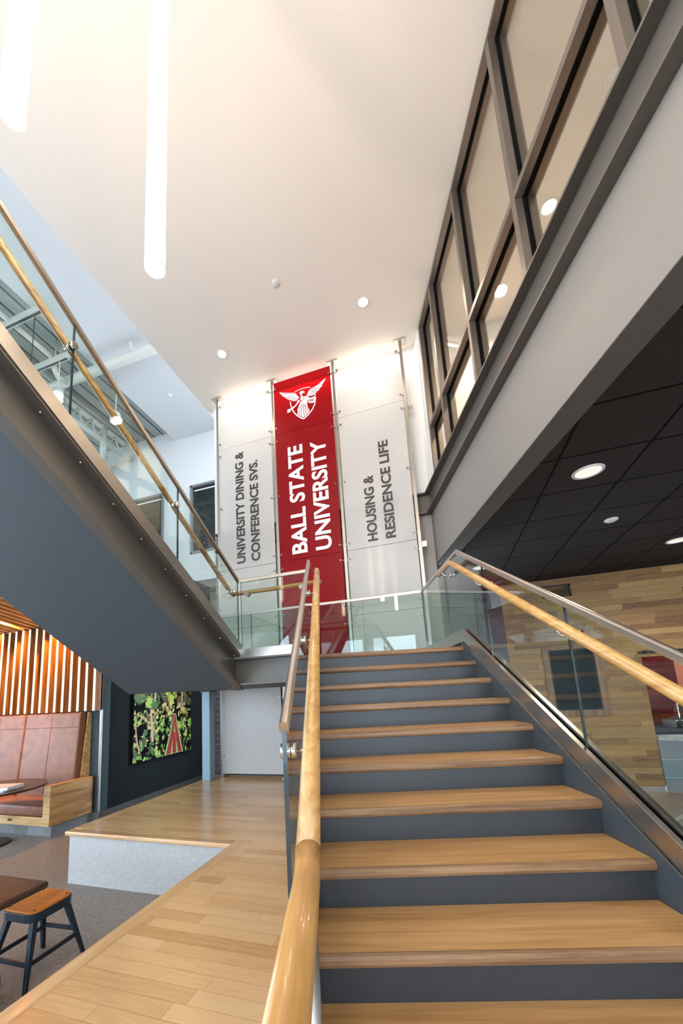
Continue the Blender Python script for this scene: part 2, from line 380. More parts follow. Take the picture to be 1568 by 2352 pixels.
def sroot(name, loc, fr='G', label=None):
    o = bpy.data.objects.new(name, None); C.objects.link(o); o.empty_display_size = .1
    o.location = W(fr, loc); ORIGIN[o.name] = Vector(o.location); return struct(o, label)
def spot(name, fr, p, energy, parent, angle=110, blend=.6, col=WARM, size=.08):
    l = bpy.data.lights.new(name, 'SPOT'); l.energy = energy; l.color = col; l.spot_size = math.radians(angle); l.spot_blend = blend; l.shadow_soft_size = size
    o = bpy.data.objects.new(name, l); C.objects.link(o); o.parent = parent; o.location = W(fr, p) - ORIGIN[parent.name]
    return o

# =================================================================== STRUCTURE
ZL, ZR, ZW = -1.808, -1.914, -1.2935          # lounge floor, right hand floor, timber walkway
ZC, ZD, Z2 = 5.965, 1.99, 3.11                # white ceiling, dark ceiling, upper storey floor
YW = 6.37                                     # wall behind the sign panels
struct(MB().box(-11,-1.4,-7,8.6,ZL-.1,ZL).build('floor', M_FLOORC), 'ground concrete floor of the sunken lounge')
struct(MB().box(-1.4,9,-7,8.6,ZR-.1,ZR).build('floor', M_FLOORR), 'tan concrete floor beyond the right side of the stair')
TH = .032
m = MB(); m.prism([(-1.86,-3),(1.6,-3),(1.6,3.5),(.1,3.5),(.1,6.3),(-3.86,6.3),(-3.86,3.5),(-1.86,3.5)], 'xy', ZW-TH, ZW)
struct(m.build('floor', M_FLOOR), 'oak strip floor of the raised walkway beside the stair')
struct(MB().box(-1.97,-1.86,-3,3.5,ZW-TH,ZW+.001).build('trim_1', M_BORDER, bevel=.006), 'oak edge board along the walkway')
struct(MB().box(-3.97,-1.965,3.385,3.5,ZW-TH-.012,ZW+.001).build('trim_2', M_BORDERX, bevel=.014), 'rounded oak nosing over the concrete step face')
struct(MB().box(-3.97,-3.86,3.5,6.3,ZW-TH,ZW+.001).build('trim_3', M_BORDER, bevel=.006), 'oak edge board on the far side of the walkway')
m = MB(); m.prism([(-1.94,-3),(1.6,-3),(1.6,3.43),(.1,3.43),(.1,6.3),(-3.93,6.3),(-3.93,3.42),(-1.94,3.42)], 'xy', ZR, ZW-TH)
struct(m.build('wall_platform', M_CONC), 'cast concrete base of the walkway')

# white ceiling with its raised strip and ribbed deck on the left
struct(MB().box(-4.08,8.5,-7,6.65,ZC,ZC+.35).build('ceiling', M_CEIL), 'white drywall ceiling over the stair')
struct(MB().box(-6.54,-3.0,-7,8.6,7.38,7.7).build('ceiling', M_WHITEF), 'higher white ceiling strip at the far left')
struct(MB().box(-11,-6.54,-7,8.6,7.7,7.78).build('ceiling', M_DECK), 'ribbed metal deck with painted services')
# dark tile ceiling on the right under the upper storey
m = MB(); m.prism([(2.594,-1.876),(9,-1.876),(9,8.6),(-.2,8.6),(-.2,6.57),(.258,6.57)], 'xy', ZD, ZD+.05)
struct(m.build('ceiling', M_DTILE), 'black acoustic tile ceiling over the servery')
struct(MB('S').box(1.803,2.02,-2.5,6.12,ZD-.004,ZD+.05).build('trim_4', M_DGREY), 'dark underside strip of the grey bulkhead')
m = MB(); m.box(-11,-4.3,1.0,5.3,ZD,ZD+.05); struct(m.build('ceiling', M_BLACK), 'black ceiling over the lounge booth')
struct(MB('S').prism([(1.86,-2.5),(10,-2.5),(10,4.0),(1.86,6.1)],'xy',Z2-.12,Z2).build('floor', M_FLOORR), 'upper storey floor behind the curtain wall')

# wall behind the panels
struct(MB().box(-3.93,8,YW,YW+.2,3.13,ZC).build('wall_back', M_WHITE), 'white wall behind the sign panels')
struct(MB().box(-3.93,.10,YW,YW+.2,.2,3.13).build('wall_back', M_GREY), 'grey bulkhead wall behind the sign panels')
struct(MB().box(-3.98,.12,YW-.06,YW+.2,ZW,.2).build('wall_back', M_BRICK), 'black brick wall behind the lowest panels')
struct(MB('S').box(1.80,1.92,5.76,6.16,3.13,ZC).build('wall_right', M_WHITE), 'narrow white wall beside the curtain wall')
struct(MB('S').box(1.80,1.90,-2.5,6.25,ZD,3.14).build('wall_right', M_GREY), 'grey bulkhead under the curtain wall')
def channel(prof_mb, name, label): return struct(prof_mb.build(name, M_CHAN), label)
cp = [(1.705,3.15),(1.705,3.172),(1.802,3.172),(1.802,2.812),(1.705,2.812),(1.705,2.830),(1.790,2.830),(1.790,3.15)]
m = MB('S'); m.prism(cp, 'xz', -2.5, 6.04); channel(m, 'trim_5', 'grey steel channel along the grey bulkhead')
m = MB(); m.prism([(YW-(1.802-x), z) for x, z in cp], 'yz', -3.9, .115); channel(m, 'trim_6', 'grey steel channel across the wall behind the panels')
# far wall on the left with two windows, corridor below
wa = [(-8.04,-6.92,3.89,5.86), (-6.04,-4.92,3.89,5.86)]
m = MB(); YF = 8.55
xs = [-11,-8.04,-6.92,-6.04,-4.92,-3.0]
for i in range(5):
    if i in (1,3): m.box(xs[i],xs[i+1],YF,YF+.15,3.11,3.89); m.box(xs[i],xs[i+1],YF,YF+.15,5.86,7.7)
    else: m.box(xs[i],xs[i+1],YF,YF+.15,3.11,7.7)
struct(m.build('wall_far', M_WHITEF), 'white far wall with two upper windows')
struct(MB().box(-11,-3.0,YF-.04,YF+.15,2.78,3.11).build('trim_7', M_CHAN), 'grey steel floor edge on the far wall')
struct(MB().box(-11,-3.0,YF,YF+.15,ZL,2.78).build('wall_far', M_GREY), 'grey lower part of the far wall')
for k, (a, b, z0, z1) in enumerate(wa):
    r = sroot('window_%d' % (k+2), ((a+b)/2, YF, z0), label=('upper window nearest the sign panels' if k else 'upper window behind the stair rail'))
    f = MB()
    for x0, x1, c0, c1 in ((a,a+.06,z0,z1),(b-.06,b,z0,z1),(a,b,z0,z0+.06),(a,b,z1-.06,z1)): f.box(x0,x1,YF-.03,YF+.1,c0,c1)
    f.build('window_frame', M_WINSURR, r, .004)
    MB().box(a+.06,b-.06,YF+.05,YF+.06,z0+.06,z1-.06).build('pane', M_DGLASS, r)
    MB().box(a+.1,b-.1,YF+.03,YF+.048,z1-.16,z1-.13).build('blind_rail', M_PLASTIC, r)
# lounge walls
struct(MB().box(-11,-5.45,5.24,5.42,ZL,ZD).build('wall_lounge', M_FELTB), 'blue grey felt wall behind the booth')
struct(MB().box(-5.6,-5.455,5.26,8.55,ZL,2.9).build('wall_left', M_FELT), 'charcoal felt wall with the painting')
struct(MB().box(-5.468,-5.436,5.225,5.258,ZL+.14,ZD).build('trim_8', M_SSZ), 'aluminium corner bead on the felt wall')
struct(MB().box(-5.45,-5.44,5.26,8.5,ZL,ZL+.135).build('baseboard_left', M_TOEY), 'stone tile base of the felt wall')
struct(MB().box(-5.60,-5.44,5.225,5.25,ZL,ZL+.135).build('baseboard_end', M_TOE), 'stone tile base at the end of the felt wall')
# right side: board wall with the servery opening
m = MB(); Y8 = 8.52
m.box(1.27,3.392,Y8,Y8+.2,ZR+.1,ZD); m.box(3.392,9,Y8,Y8+.2,.39,ZD)
struct(m.build('wall_servery', M_WOODWALL), 'oak board wall with the servery opening')
struct(MB().box(1.27,3.385,Y8-.006,Y8+.05,ZR,ZR+.1).build('baseboard_right', M_SSX), 'stainless kick plate under the board wall')
struct(MB().box(-.1,1.27,Y8+.02,Y8+.2,ZR,ZD).build('wall_servery', M_PTILE), 'plum tiled wall behind the landing')
struct(MB().box(3.402,9,Y8-.005,Y8+.2,ZR,-1.06).build('wall_servery', M_GTILE), 'blue grey tiled front of the servery')
struct(MB().box(3.3,4.6,10.2,10.3,ZR,1.2).build('wall_kitchen', M_RTILE), 'red glazed tile wall inside the servery')
struct(MB().box(4.6,9,10.2,10.3,ZR,1.2).build('wall_kitchen', M_CORAL), 'coral painted wall inside the servery')
struct(MB().box(3.2,9,8.7,10.3,1.0,1.05).build('ceiling', M_CEIL), 'servery ceiling')
struct(MB().box(3.31,9,Y8-.03,Y8+.0,.39,.428).build('trim_9', M_OAK_BY), 'oak strip over the servery opening')
m = MB(); m.prism([(2.72,6.83),(2.77,6.95),(3.2,7.46),(3.34,7.46),(3.26,7.36)],'xy',ZR,ZR+.002)
struct(m.build('trim_10', M_PANEL if False else M_TERR), 'pale strip inlaid in the right hand floor')
# sides of the hall: solid right wall, glazed back and left walls that let the daylight in
struct(MB().box(9,9.2,-7,10.3,ZR,ZC+.3).build('wall_east', M_WHITE), 'white side wall of the servery')
m = MB(); m.box(-11,9,-7.2,-7,2.6,7.7); m.box(-11,9,-7.2,-7,ZR,-1.6)
x = -11
while x < 9: m.box(x,x+.5,-7.2,-7,-1.6,2.6); x += 2.5
struct(m.build('wall_rear', M_WHITE), 'rear wall with tall windows')
m = MB(); m.box(-11.2,-11,-7,8.6,2.4,3.4); m.box(-11.2,-11,-7,8.6,7.3,7.7); m.box(-11.2,-11,-7,8.6,ZL,ZL+.3)
y = -7
while y < 8.6: m.box(-11.2,-11,y,y+.4,ZL,7.7); y += 2.6
m.box(-11.2,-11,4.0,8.6,ZL,2.4); m.box(-11.2,-11,-7,8.6,5.4,7.7)
struct(m.build('wall_west', M_WHITE), 'glazed side wall of the lounge')

# curtain wall (stair hall direction)
cw = sroot('window_1', (1.85, 1.75, Z2), 'S', 'bronze framed curtain wall of the upper storey')
ys = [5.73, 5.06, 3.945, 2.83, 1.715, .6, -.515, -1.63]
for i, y in enumerate(ys):
    MB('S').box(1.80,1.985,y-.03,y+.03,Z2,ZC-.035).build('mullion', M_BRONZE, cw, .003)
for i in range(len(ys)-1):
    a, b = ys[i+1]+.03, ys[i]-.03
    MB('S').box(1.80,1.985,a,b,4.085,4.15).build('transom', M_BRONZE, cw, .003)
    for z0, z1 in ((Z2,4.085),(4.15,5.925)):
        MB('S').box(1.886,1.894,a,b,z0,z1).build('pane', M_CGLASS, cw)
        g = MB('S'); e = .02
        for yy in ((a,a+.006),(b-.006,b)): g.box(1.868,1.912,yy[0],yy[1],z0,z1)
        for zz in ((z0,z0+.006),(z1-.006,z1)): g.box(1.868,1.912,a,b,zz[0],zz[1])
        g.build('gasket', M_RUBBER, cw)
MB('S').box(1.80,1.985,-1.7,5.76,5.925,ZC).build('head_rail', M_BRONZE, cw, .003)
MB('S').box(1.795,1.81,-1.7,5.76,5.945,ZC).build('edge_bead', M_SS, cw)

# =================================================================== LOWER STAIR (stair hall direction, frame S)
RISE, RUN = .1715, .3048
NY0, NZ0 = 4.064, .421
SLOPE = RISE/RUN
nz = lambda y: NZ0 + SLOPE*(y-NY0)
st = thing('staircase', 'wide straight stair of oak treads with blue grey steel risers rising to the landing', 'stairs', (.6, 2.6, ZW), fr='S')
for i in range(10):
    y, z = NY0-RUN*i, NZ0-RISE*i
    yb = y+RUN+.028
    prof = [(yb,z),(y+.016,z),(y+.006,z-.005),(y,z-.016),(y,z-.030),(y+.006,z-.042),(y+.016,z-.047),(yb,z-.047)]
    t = MB('S'); t.prism(prof,'yz',-.125,1.365); t.build('tread', M_OAK_T, st)
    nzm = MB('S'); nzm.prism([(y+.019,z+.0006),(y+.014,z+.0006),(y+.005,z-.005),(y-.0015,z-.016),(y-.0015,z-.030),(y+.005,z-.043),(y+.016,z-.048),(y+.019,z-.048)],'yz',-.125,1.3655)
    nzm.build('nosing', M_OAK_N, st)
    MB('S').box(-.125,1.372,y+.028,y+.036,z-RISE-.004,z-.045).build('riser', M_RISER, st)
ya, yb = 1.02, NY0+.03
sp = lambda h0, h1, a, b: [(a,nz(a)+h0),(b,nz(b)+h0),(b,nz(b)+h1),(a,nz(a)+h1)]
for x0, x1 in ((1.368,1.380),(-.140,-.128)):
    pr = [(.95,ZW),(1.35,ZW),(NY0+.05,NZ0-.34),(NY0+.05,NZ0+.05),(.95,nz(.95)+.05)]
    MB('S').prism(pr,'yz',x0,x1).build('stringer', M_SLATE, st)
def shoe(xc, a, b, level_to=None):
    """stainless U shaped glazing shoe: two cheeks and a slot"""
    m = MB('S')
    def strip(x0, x1, h0, h1):
        top = [(a,nz(a)+h1),(b,nz(b)+h1)]; bot = [(a,nz(a)+h0),(b,nz(b)+h0)]
        if level_to: top.append((level_to,nz(b)+h1)); bot.append((level_to,nz(b)+h0))
        m.prism(top+bot[::-1],'yz',x0,x1)
    strip(xc-.045,xc-.016,.035,.165); strip(xc+.016,xc+.045,.035,.165); strip(xc-.02,xc+.02,.035,.06)
    m.mi = 1; strip(xc-.016,xc-.0095,.06,.158); strip(xc+.0095,xc+.016,.06,.158); m.mi = 0
    return m
for xc, a, b, lv in ((1.43,.9,4.09,5.77),(-.168,1.10,4.09,4.36)):
    shoe(xc,a,b,lv).build('glazing_shoe', [M_SS, M_BLACK], st, .0015)

# =================================================================== LANDING
A_ = (-3.9,4.22); F_ = (-3.9,5.95)
s2g = lambda x, y: (CA*x-SA*y, SA*x+CA*y)
B_ = (-1.342,4.22); C_ = s2g(-.14,4.10); D_ = s2g(1.46,4.10); E_ = s2g(1.46,5.775)
ld = thing('stair_landing', 'steel framed landing between the two flights in front of the sign panels', 'landing', (-2,5.0,.18))
A2, B2 = (-3.9,4.262), (-1.352,4.262)
MB().prism([A2,B2,C_,D_,E_,F_],'xy',NZ0-.05,NZ0-.001).build('deck_board', M_OAK_BY, ld)
MB().prism([A_,B_,C_,D_,E_,F_],'xy',.165,.19).build('underside', M_SOFFIT, ld)
# fascia of the left half: stainless shoe over an open channel
XU = -2.285
m = MB(); pr = [(4.165,.483),(4.165,.592),(4.195,.592),(4.195,.50),(4.225,.50),(4.225,.592),(4.255,.592),(4.255,.483)]
m.prism(pr,'yz',XU-.045,-1.325); m.build('glazing_shoe', M_SSX, ld, .0015)
fp = [(4.135,.462),(4.135,.483),(4.24,.483),(4.24,.165),(4.135,.165),(4.135,.183),(4.228,.183),(4.228,.462)]
MB().prism(fp,'yz',XU-.075,-1.33).build('edge_channel', M_CHAN, ld)
# edge of the right half (under the top tread of the lower stair the riser closes it), back edge and right edge
MB().prism([(5.93,.165),(5.95,.165),(5.95,.575),(5.93,.575)],'yz',-3.9,E_[0]).build('back_edge', M_SSX, ld)
MB('S').prism([(4.09,.165),(5.775,.165),(5.775,.46),(4.09,.46)],'yz',1.44,1.46).build('side_edge', M_SLATE, ld)
MB('S').box(-.168+.03,-.125,4.09,4.4,.18,NZ0).build('side_edge', M_SLATE, ld)

# =================================================================== UPPER FLIGHT (building direction, rises towards the viewer)
uz = lambda y: NZ0 + SLOPE*(4.22-y)
uf = thing('staircase', 'upper stair flight seen from below with blue grey soffit and stainless edge', 'stairs', (-3.1,2.0,.165))
Y0, Y1 = 4.22, -.55
up = lambda h0, h1, a=Y0, b=Y1: [(a,uz(a)+h0),(b,uz(b)+h0),(b,uz(b)+h1),(a,uz(a)+h1)]
MB().prism(up(-.285,-.255),'yz',-3.9,XU-.03).build('soffit', M_SOFFIT, uf)
MB().prism(up(-.255,.05),'yz',-3.88,XU-.16).build('flight_slab', M_SLATE, uf)
m = MB()
for x0, x1, h0, h1 in ((XU-.045,XU-.016,.068,.206),(XU+.016,XU+.045,.068,.206),(XU-.02,XU+.02,.068,.10)): m.prism(up(h0,h1,Y0-.005),'yz',x0,x1)
m.mi = 1
for x0, x1 in ((XU-.016,XU-.0095),(XU+.0095,XU+.016)): m.prism(up(.1,.198,Y0-.005),'yz',x0,x1)
m.build('glazing_shoe', [M_SSG, M_BLACK], uf, .0015)
m = MB()
for x0, x1, h0, h1 in ((XU-.075,XU+.035,.045,.068),(XU-.075,XU-.06,-.30,.05),(XU-.075,XU+.035,-.315,-.285)): m.prism(up(h0,h1),'yz',x0,x1)
m.build('stringer_channel', M_CHAN, uf)
for k in range(11):
    y = 4.12-.31*k; MB().cyl((XU-.02,y,uz(y)+.045),(XU-.02,y,uz(y)+.028),.011,10).build('bolt', M_CHROME, uf)
MB().prism(up(-.285,.06),'yz',-3.93,-3.9).build('far_stringer', M_SLATE, uf)

# =================================================================== BALUSTRADES
R = .030
CAPP = [(-.016,-.022),(.016,-.022),(.016,.010),(.011,.017),(.005,.020),(-.005,.020),(-.011,.017),(-.016,.010)]
def gpane(m):
    o = m; return o
def pane_yz(fr, pts, xc, parent, t=.0075):
    m = MB(fr); n = len(pts); m.prism(pts,'yz',xc-t,xc+t)
    m.f = [(f, 0 if len(f) == n and i < 2 else 1, sm) for i, (f, mi, sm) in enumerate(m.f)]
    return m.build('glass_pane', [M_GLASS, M_GEDGE], parent)
def pane_xz(pts, yc, parent, t=.0075):
    m = MB(); n = len(pts); m.prism(pts,'xz',yc-t,yc+t)
    m.f = [(f, 0 if i < 2 else 1, sm) for i, (f, mi, sm) in enumerate(m.f)]
    return m.build('glass_pane', [M_GLASS, M_GEDGE], parent)
def bracket(fr, disc, n, rail, parent, L=True):
    """disc clamped on both faces of the glass, arm bent up to the underside of the rail"""
    d = Vector(disc); n = Vector(n); m = MB(fr)
    m.cyl(d-n*.030, d-n*.009, .028, 18); m.cyl(d+n*.009, d+n*.030, .028, 18)
    r = Vector(rail)
    if L:
        a = Vector((r.x, r.y, d.z)) if abs(n.x) < .5 else Vector((r.x, d.y, d.z))
        k = (a-d).normalized()
        m.tube([d+n*.02, a-k*.03, a-k*.009+Vector((0,0,.009)), Vector((a.x,a.y,a.z+.03)), r], .007, 10)
    else: m.cyl(d+n*.02, r, .008, 12)
    return m.build('bracket', M_CHROME, parent)
# --- right balustrade of the lower stair
XR = 1.43
br = thing('glass_balustrade', 'glass balustrade on the right of the lower stair with stainless cap and oak handrail', 'railing', (XR,2.8,ZW+.4), fr='S')
cz = lambda y: nz(y)+1.0 if y < 4.12 else nz(4.12)+1.0
segs = [(5.765,4.62),(4.615,3.518),(3.513,2.397),(2.392,1.275),(1.27,.72)]
for b, a in segs:
    brk = [4.09] if a < 4.09 < b else []
    lo = [(y, (nz(y) if y < 4.09 else nz(4.09))+.06) for y in [a]+brk+[b]]
    hi = [(y, (nz(y) if y < 4.12 else nz(4.12))+.995) for y in [b]+([4.12] if a < 4.12 < b else [])+[a]]
    pane_yz('S', lo+hi, XR, br)
MB('S').sweep([(XR,.72,cz(.72)),(XR,4.12,cz(4.12)),(XR,5.76,cz(4.12))], CAPP, smooth=False).build('cap_rail', M_SS, br)
XH = 1.33; hz = lambda y: nz(y)+.895
hr = MB('S'); hr.tube([(XH,.55,hz(.55)),(XH,4.02,hz(4.02)),(XH,4.07,hz(4.055)),(XH,4.12,hz(4.07)),(XH,4.50,hz(4.07)-.004)], R, 18).build('handrail', M_OAK_H, br)
for y in (4.348,3.43,2.33,1.2):
    yy = min(y,4.09); d = (XR, y, hz(yy)-.072)
    bracket('S', d, (-1,0,0), (XH, y, hz(yy)-.028), br)
# --- left balustrade of the lower stair
XL, XHL = -.168, -.08
bl = thing('glass_balustrade', 'glass balustrade on the left of the lower stair with oak handrail crossing the foreground', 'railing', (XL,2.6,ZW+.3), fr='S')
for b, a in ((4.40,3.55),(3.545,2.487),(2.482,1.365)):
    brk = [4.09] if a < 4.09 < b else []
    lo = [(y, (nz(y) if y < 4.09 else nz(4.09))+.06) for y in [a]+brk+[b]]
    if a < 1.4: lo = [(1.365,nz(1.365)-.30),(1.7,nz(1.7)+.06),(b,nz(b)+.06)]
    hi = [(y, (nz(y) if y < 4.12 else nz(4.12))+.995) for y in [b]+([4.12] if a < 4.12 < b else [])+[a]]
    pane_yz('S', lo+hi, XL, bl)
MB('S').sweep([(XL,1.36,cz(1.36)),(XL,4.12,cz(4.12)),(XL,4.405,cz(4.12))], CAPP, smooth=False).build('cap_rail', M_SS, bl)
hl = MB('S'); zl = hz(1.0)
hl.tube([(XHL,.30,zl+.012),(XHL,.93,zl-.002),(XHL,.99,zl+.004),(XHL,1.05,zl+.032)], R*1.03, 20).build('handrail_return', M_OAK_H, bl)
MB('S').tube([(XHL,1.05,zl+.032),(XHL,4.10,hz(4.10)),(XHL,4.145,hz(4.115)),(XHL-.004,4.19,hz(4.11)-.016)], R, 20).build('handrail', M_OAK_H, bl)
m = MB('S'); m.cyl((XHL,.93,ZW),(XHL,.93,zl-.055),.021,20); m.mi = 1; m.cyl((XHL,.93,zl-.056),(XHL,.93,zl-.052),.0205,20); m.mi = 0; m.cyl((XHL,.93,zl-.052),(XHL,.93,zl-.024),.0215,20)
m.build('newel_post', [M_SSZ, M_BLACK], bl)
for y in (1.50,2.47,3.50):
    bracket('S', (XL,y,hz(y)-.07), (1,0,0), (XHL,y,hz(y)-.028), bl, True)
# --- landing, left edge
ZCAP = nz(4.12)+1.0
bf = thing('glass_balustrade', 'short glass balustrade on the landing edge above the grey steel fascia', 'railing', (-1.8,4.21,.48))
pane_xz([(-2.245,.51),(-1.36,.51),(-1.36,ZCAP-.005),(-2.245,ZCAP-.005)], 4.21, bf)
MB().sweep([(-2.265,4.21,ZCAP-.005),(-1.345,4.21,ZCAP-.005)], CAPP, smooth=False).build('cap_rail', M_SSX, bf)
MB().tube([(-2.35,4.295,1.315),(-1.30,4.295,1.315),(-1.235,4.285,1.315)], R*.9, 16).build('handrail', M_OAK_HX, bf)
for x in (-2.155,-1.45): bracket('G', (x,4.21,1.262), (0,1,0), (x,4.295,1.29), bf)
# --- landing, back edge
bb = thing('glass_balustrade', 'long glass balustrade at the back of the landing before the sign panels', 'railing', (-2,5.94,.5))
xb = [-3.9,-2.99,-2.02,-1.06,-.17]
for a, b in zip(xb, xb[1:]): pane_xz([(a+.003,.45),(b-.003,.45),(b-.003,ZCAP-.005),(a+.003,ZCAP-.005)], 5.95, bb)
MB().sweep([(-3.92,5.95,ZCAP),(-.165,5.95,ZCAP)], CAPP, smooth=False).build('cap_rail', M_SSX, bb)
# --- upper flight
bu = thing('glass_balustrade', 'glass balustrade climbing along the upper flight at the left', 'railing', (XU,2.2,.7))
for a, b in ((4.20,3.03),(3.022,1.834),(1.826,.6),(.592,-.5)):
    pane_yz('G', [(a,uz(a)+.1),(a,uz(a)+1.0),(b,uz(b)+1.0),(b,uz(b)+.1)], XU, bu)
CAPT = [(-.016,-.024),(.016,-.024),(.016,.010),(.010,.018),(-.010,.018),(-.016,.010)]
MB().sweep([(XU,4.225,uz(4.225)+1.03),(XU,-.5,uz(-.5)+1.005)], CAPT, smooth=False).build('cap_rail', M_SSG, bu)
XUH = XU-.085
MB().tube([(XUH,4.26,uz(4.22)+.875),(XUH,4.16,uz(4.16)+.86),(XUH,-.5,uz(-.5)+.905)], R*.92, 16).build('handrail', M_OAK_HG, bu)
for y in (4.10,3.006,1.82,.62): bracket('G', (XU,y,uz(y)+.80), (-1,0,0), (XUH,y,uz(y)+.855), bu)

# =================================================================== SIGN WALL
PX = [-3.715,-2.52,-1.32,-.115]
plab = ['leftmost','second from the left, left of the red panels','third, right of the red panels','rightmost']
pl2 = ['slim stainless post at the left edge of the left white sign panels','slim stainless post between the left white and the red sign panels',
       'slim stainless post between the red and the right white sign panels','slim stainless post at the right edge of the right white sign panels']
for x, lb in zip(PX, pl2):
    p = thing('sign_post', lb, 'post', (x,6.18,ZW), 'stainless posts of the sign wall')
    MB().box(x-.026,x+.026,6.145,6.215,ZW,ZC).build('shaft', M_SSZ, p, .003)
    MB().box(x-.10,x+.10,6.11,6.25,ZC-.014,ZC).build('top_plate', M_SSX, p, .002)
    MB().box(x-.075,x+.075,6.11,6.25,ZW,ZW+.012).build('base_plate', M_SSX, p, .002)
    if x == PX[3]:
        for z in (4.657,2.265): MB().box(x+.026,x+.10,6.17,6.18,z-.045,z+.045).build('wall_tab', M_SSX, p, .002)
ROWS = [(-1.225,1.235),(1.241,2.328),(2.336,4.782),(4.790,5.868)]
def bolts(z0, z1):
    if z1-z0 > 2: return [z0+.12,(z0+z1)/2,z1-.14] if z0 > 0 else [z0+.28,(z0+z1)/2,z1-.12]
    return [z0+.14 if z1 < 3 else z0+.115, z1-.14]
rown = [('lowest','beside the walkway floor below the landing'),('plain','behind the landing rail'),('tall',''),('short','at the very top under the ceiling')]
def panel_label(c, r):
    side = ['left','','right'][c]
    if c == 1:
        return ['dark red glitter panel lowest of its column behind the stair','red glitter panel under the lettered one, behind the handrail',
                'tall red glitter panel with large white lettering','bright red glitter panel with the white winged figure'][r]
    return ['lowest frosted white panel of the %s column, below the landing' % side,
            'blank frosted white panel under the lettered one, %s column' % side,
            ('tall frosted white panel lettered for university dining' if c == 0 else 'tall frosted white panel lettered for housing'),
            'topmost blank frosted white panel, %s column' % side][r]
ZTXT = 2.428
TEXT = {(0,2): [('UNIVERSITY DINING &',-3.154,.175,2.215),('CONFERENCE SVS.',-2.862,.175,1.965)],
        (1,2): [('BALL STATE',-1.972,.288,2.045),('UNIVERSITY',-1.541,.288,2.03)],
        (2,2): [('HOUSING &',-.763,.168,1.152),('RESIDENCE LIFE',-.473,.165,1.72)]}
YP = 6.115
def lettering(txt, xbase, cap, length, mat, parent):
    cu = bpy.data.curves.new('lettering', 'FONT'); cu.body = txt; cu.size = 1.0; cu.offset = .028; cu.extrude = .004; cu.resolution_u = 5
    ob = bpy.data.objects.new('lettering', cu); C.objects.link(ob)
    bpy.context.view_layer.update()
    me = bpy.data.meshes.new_from_object(ob.evaluated_get(bpy.context.evaluated_depsgraph_get()))
    bpy.data.objects.remove(ob)
    xs = [v.co.x for v in me.vertices]; x0, x1 = min(xs), max(xs)
    capu = .729+.028
    o0 = ORIGIN[parent.name]
    for v in me.vertices:
        a, b, t = v.co
        p = W('G', (xbase - (b/capu)*cap, YP-.0085 - t*.5, ZTXT + (a-x0)/(x1-x0)*length))
        v.co = p - o0
    me.materials.clear(); me.materials.append(mat)
    o = bpy.data.objects.new('lettering', me); C.objects.link(o); o.parent = parent
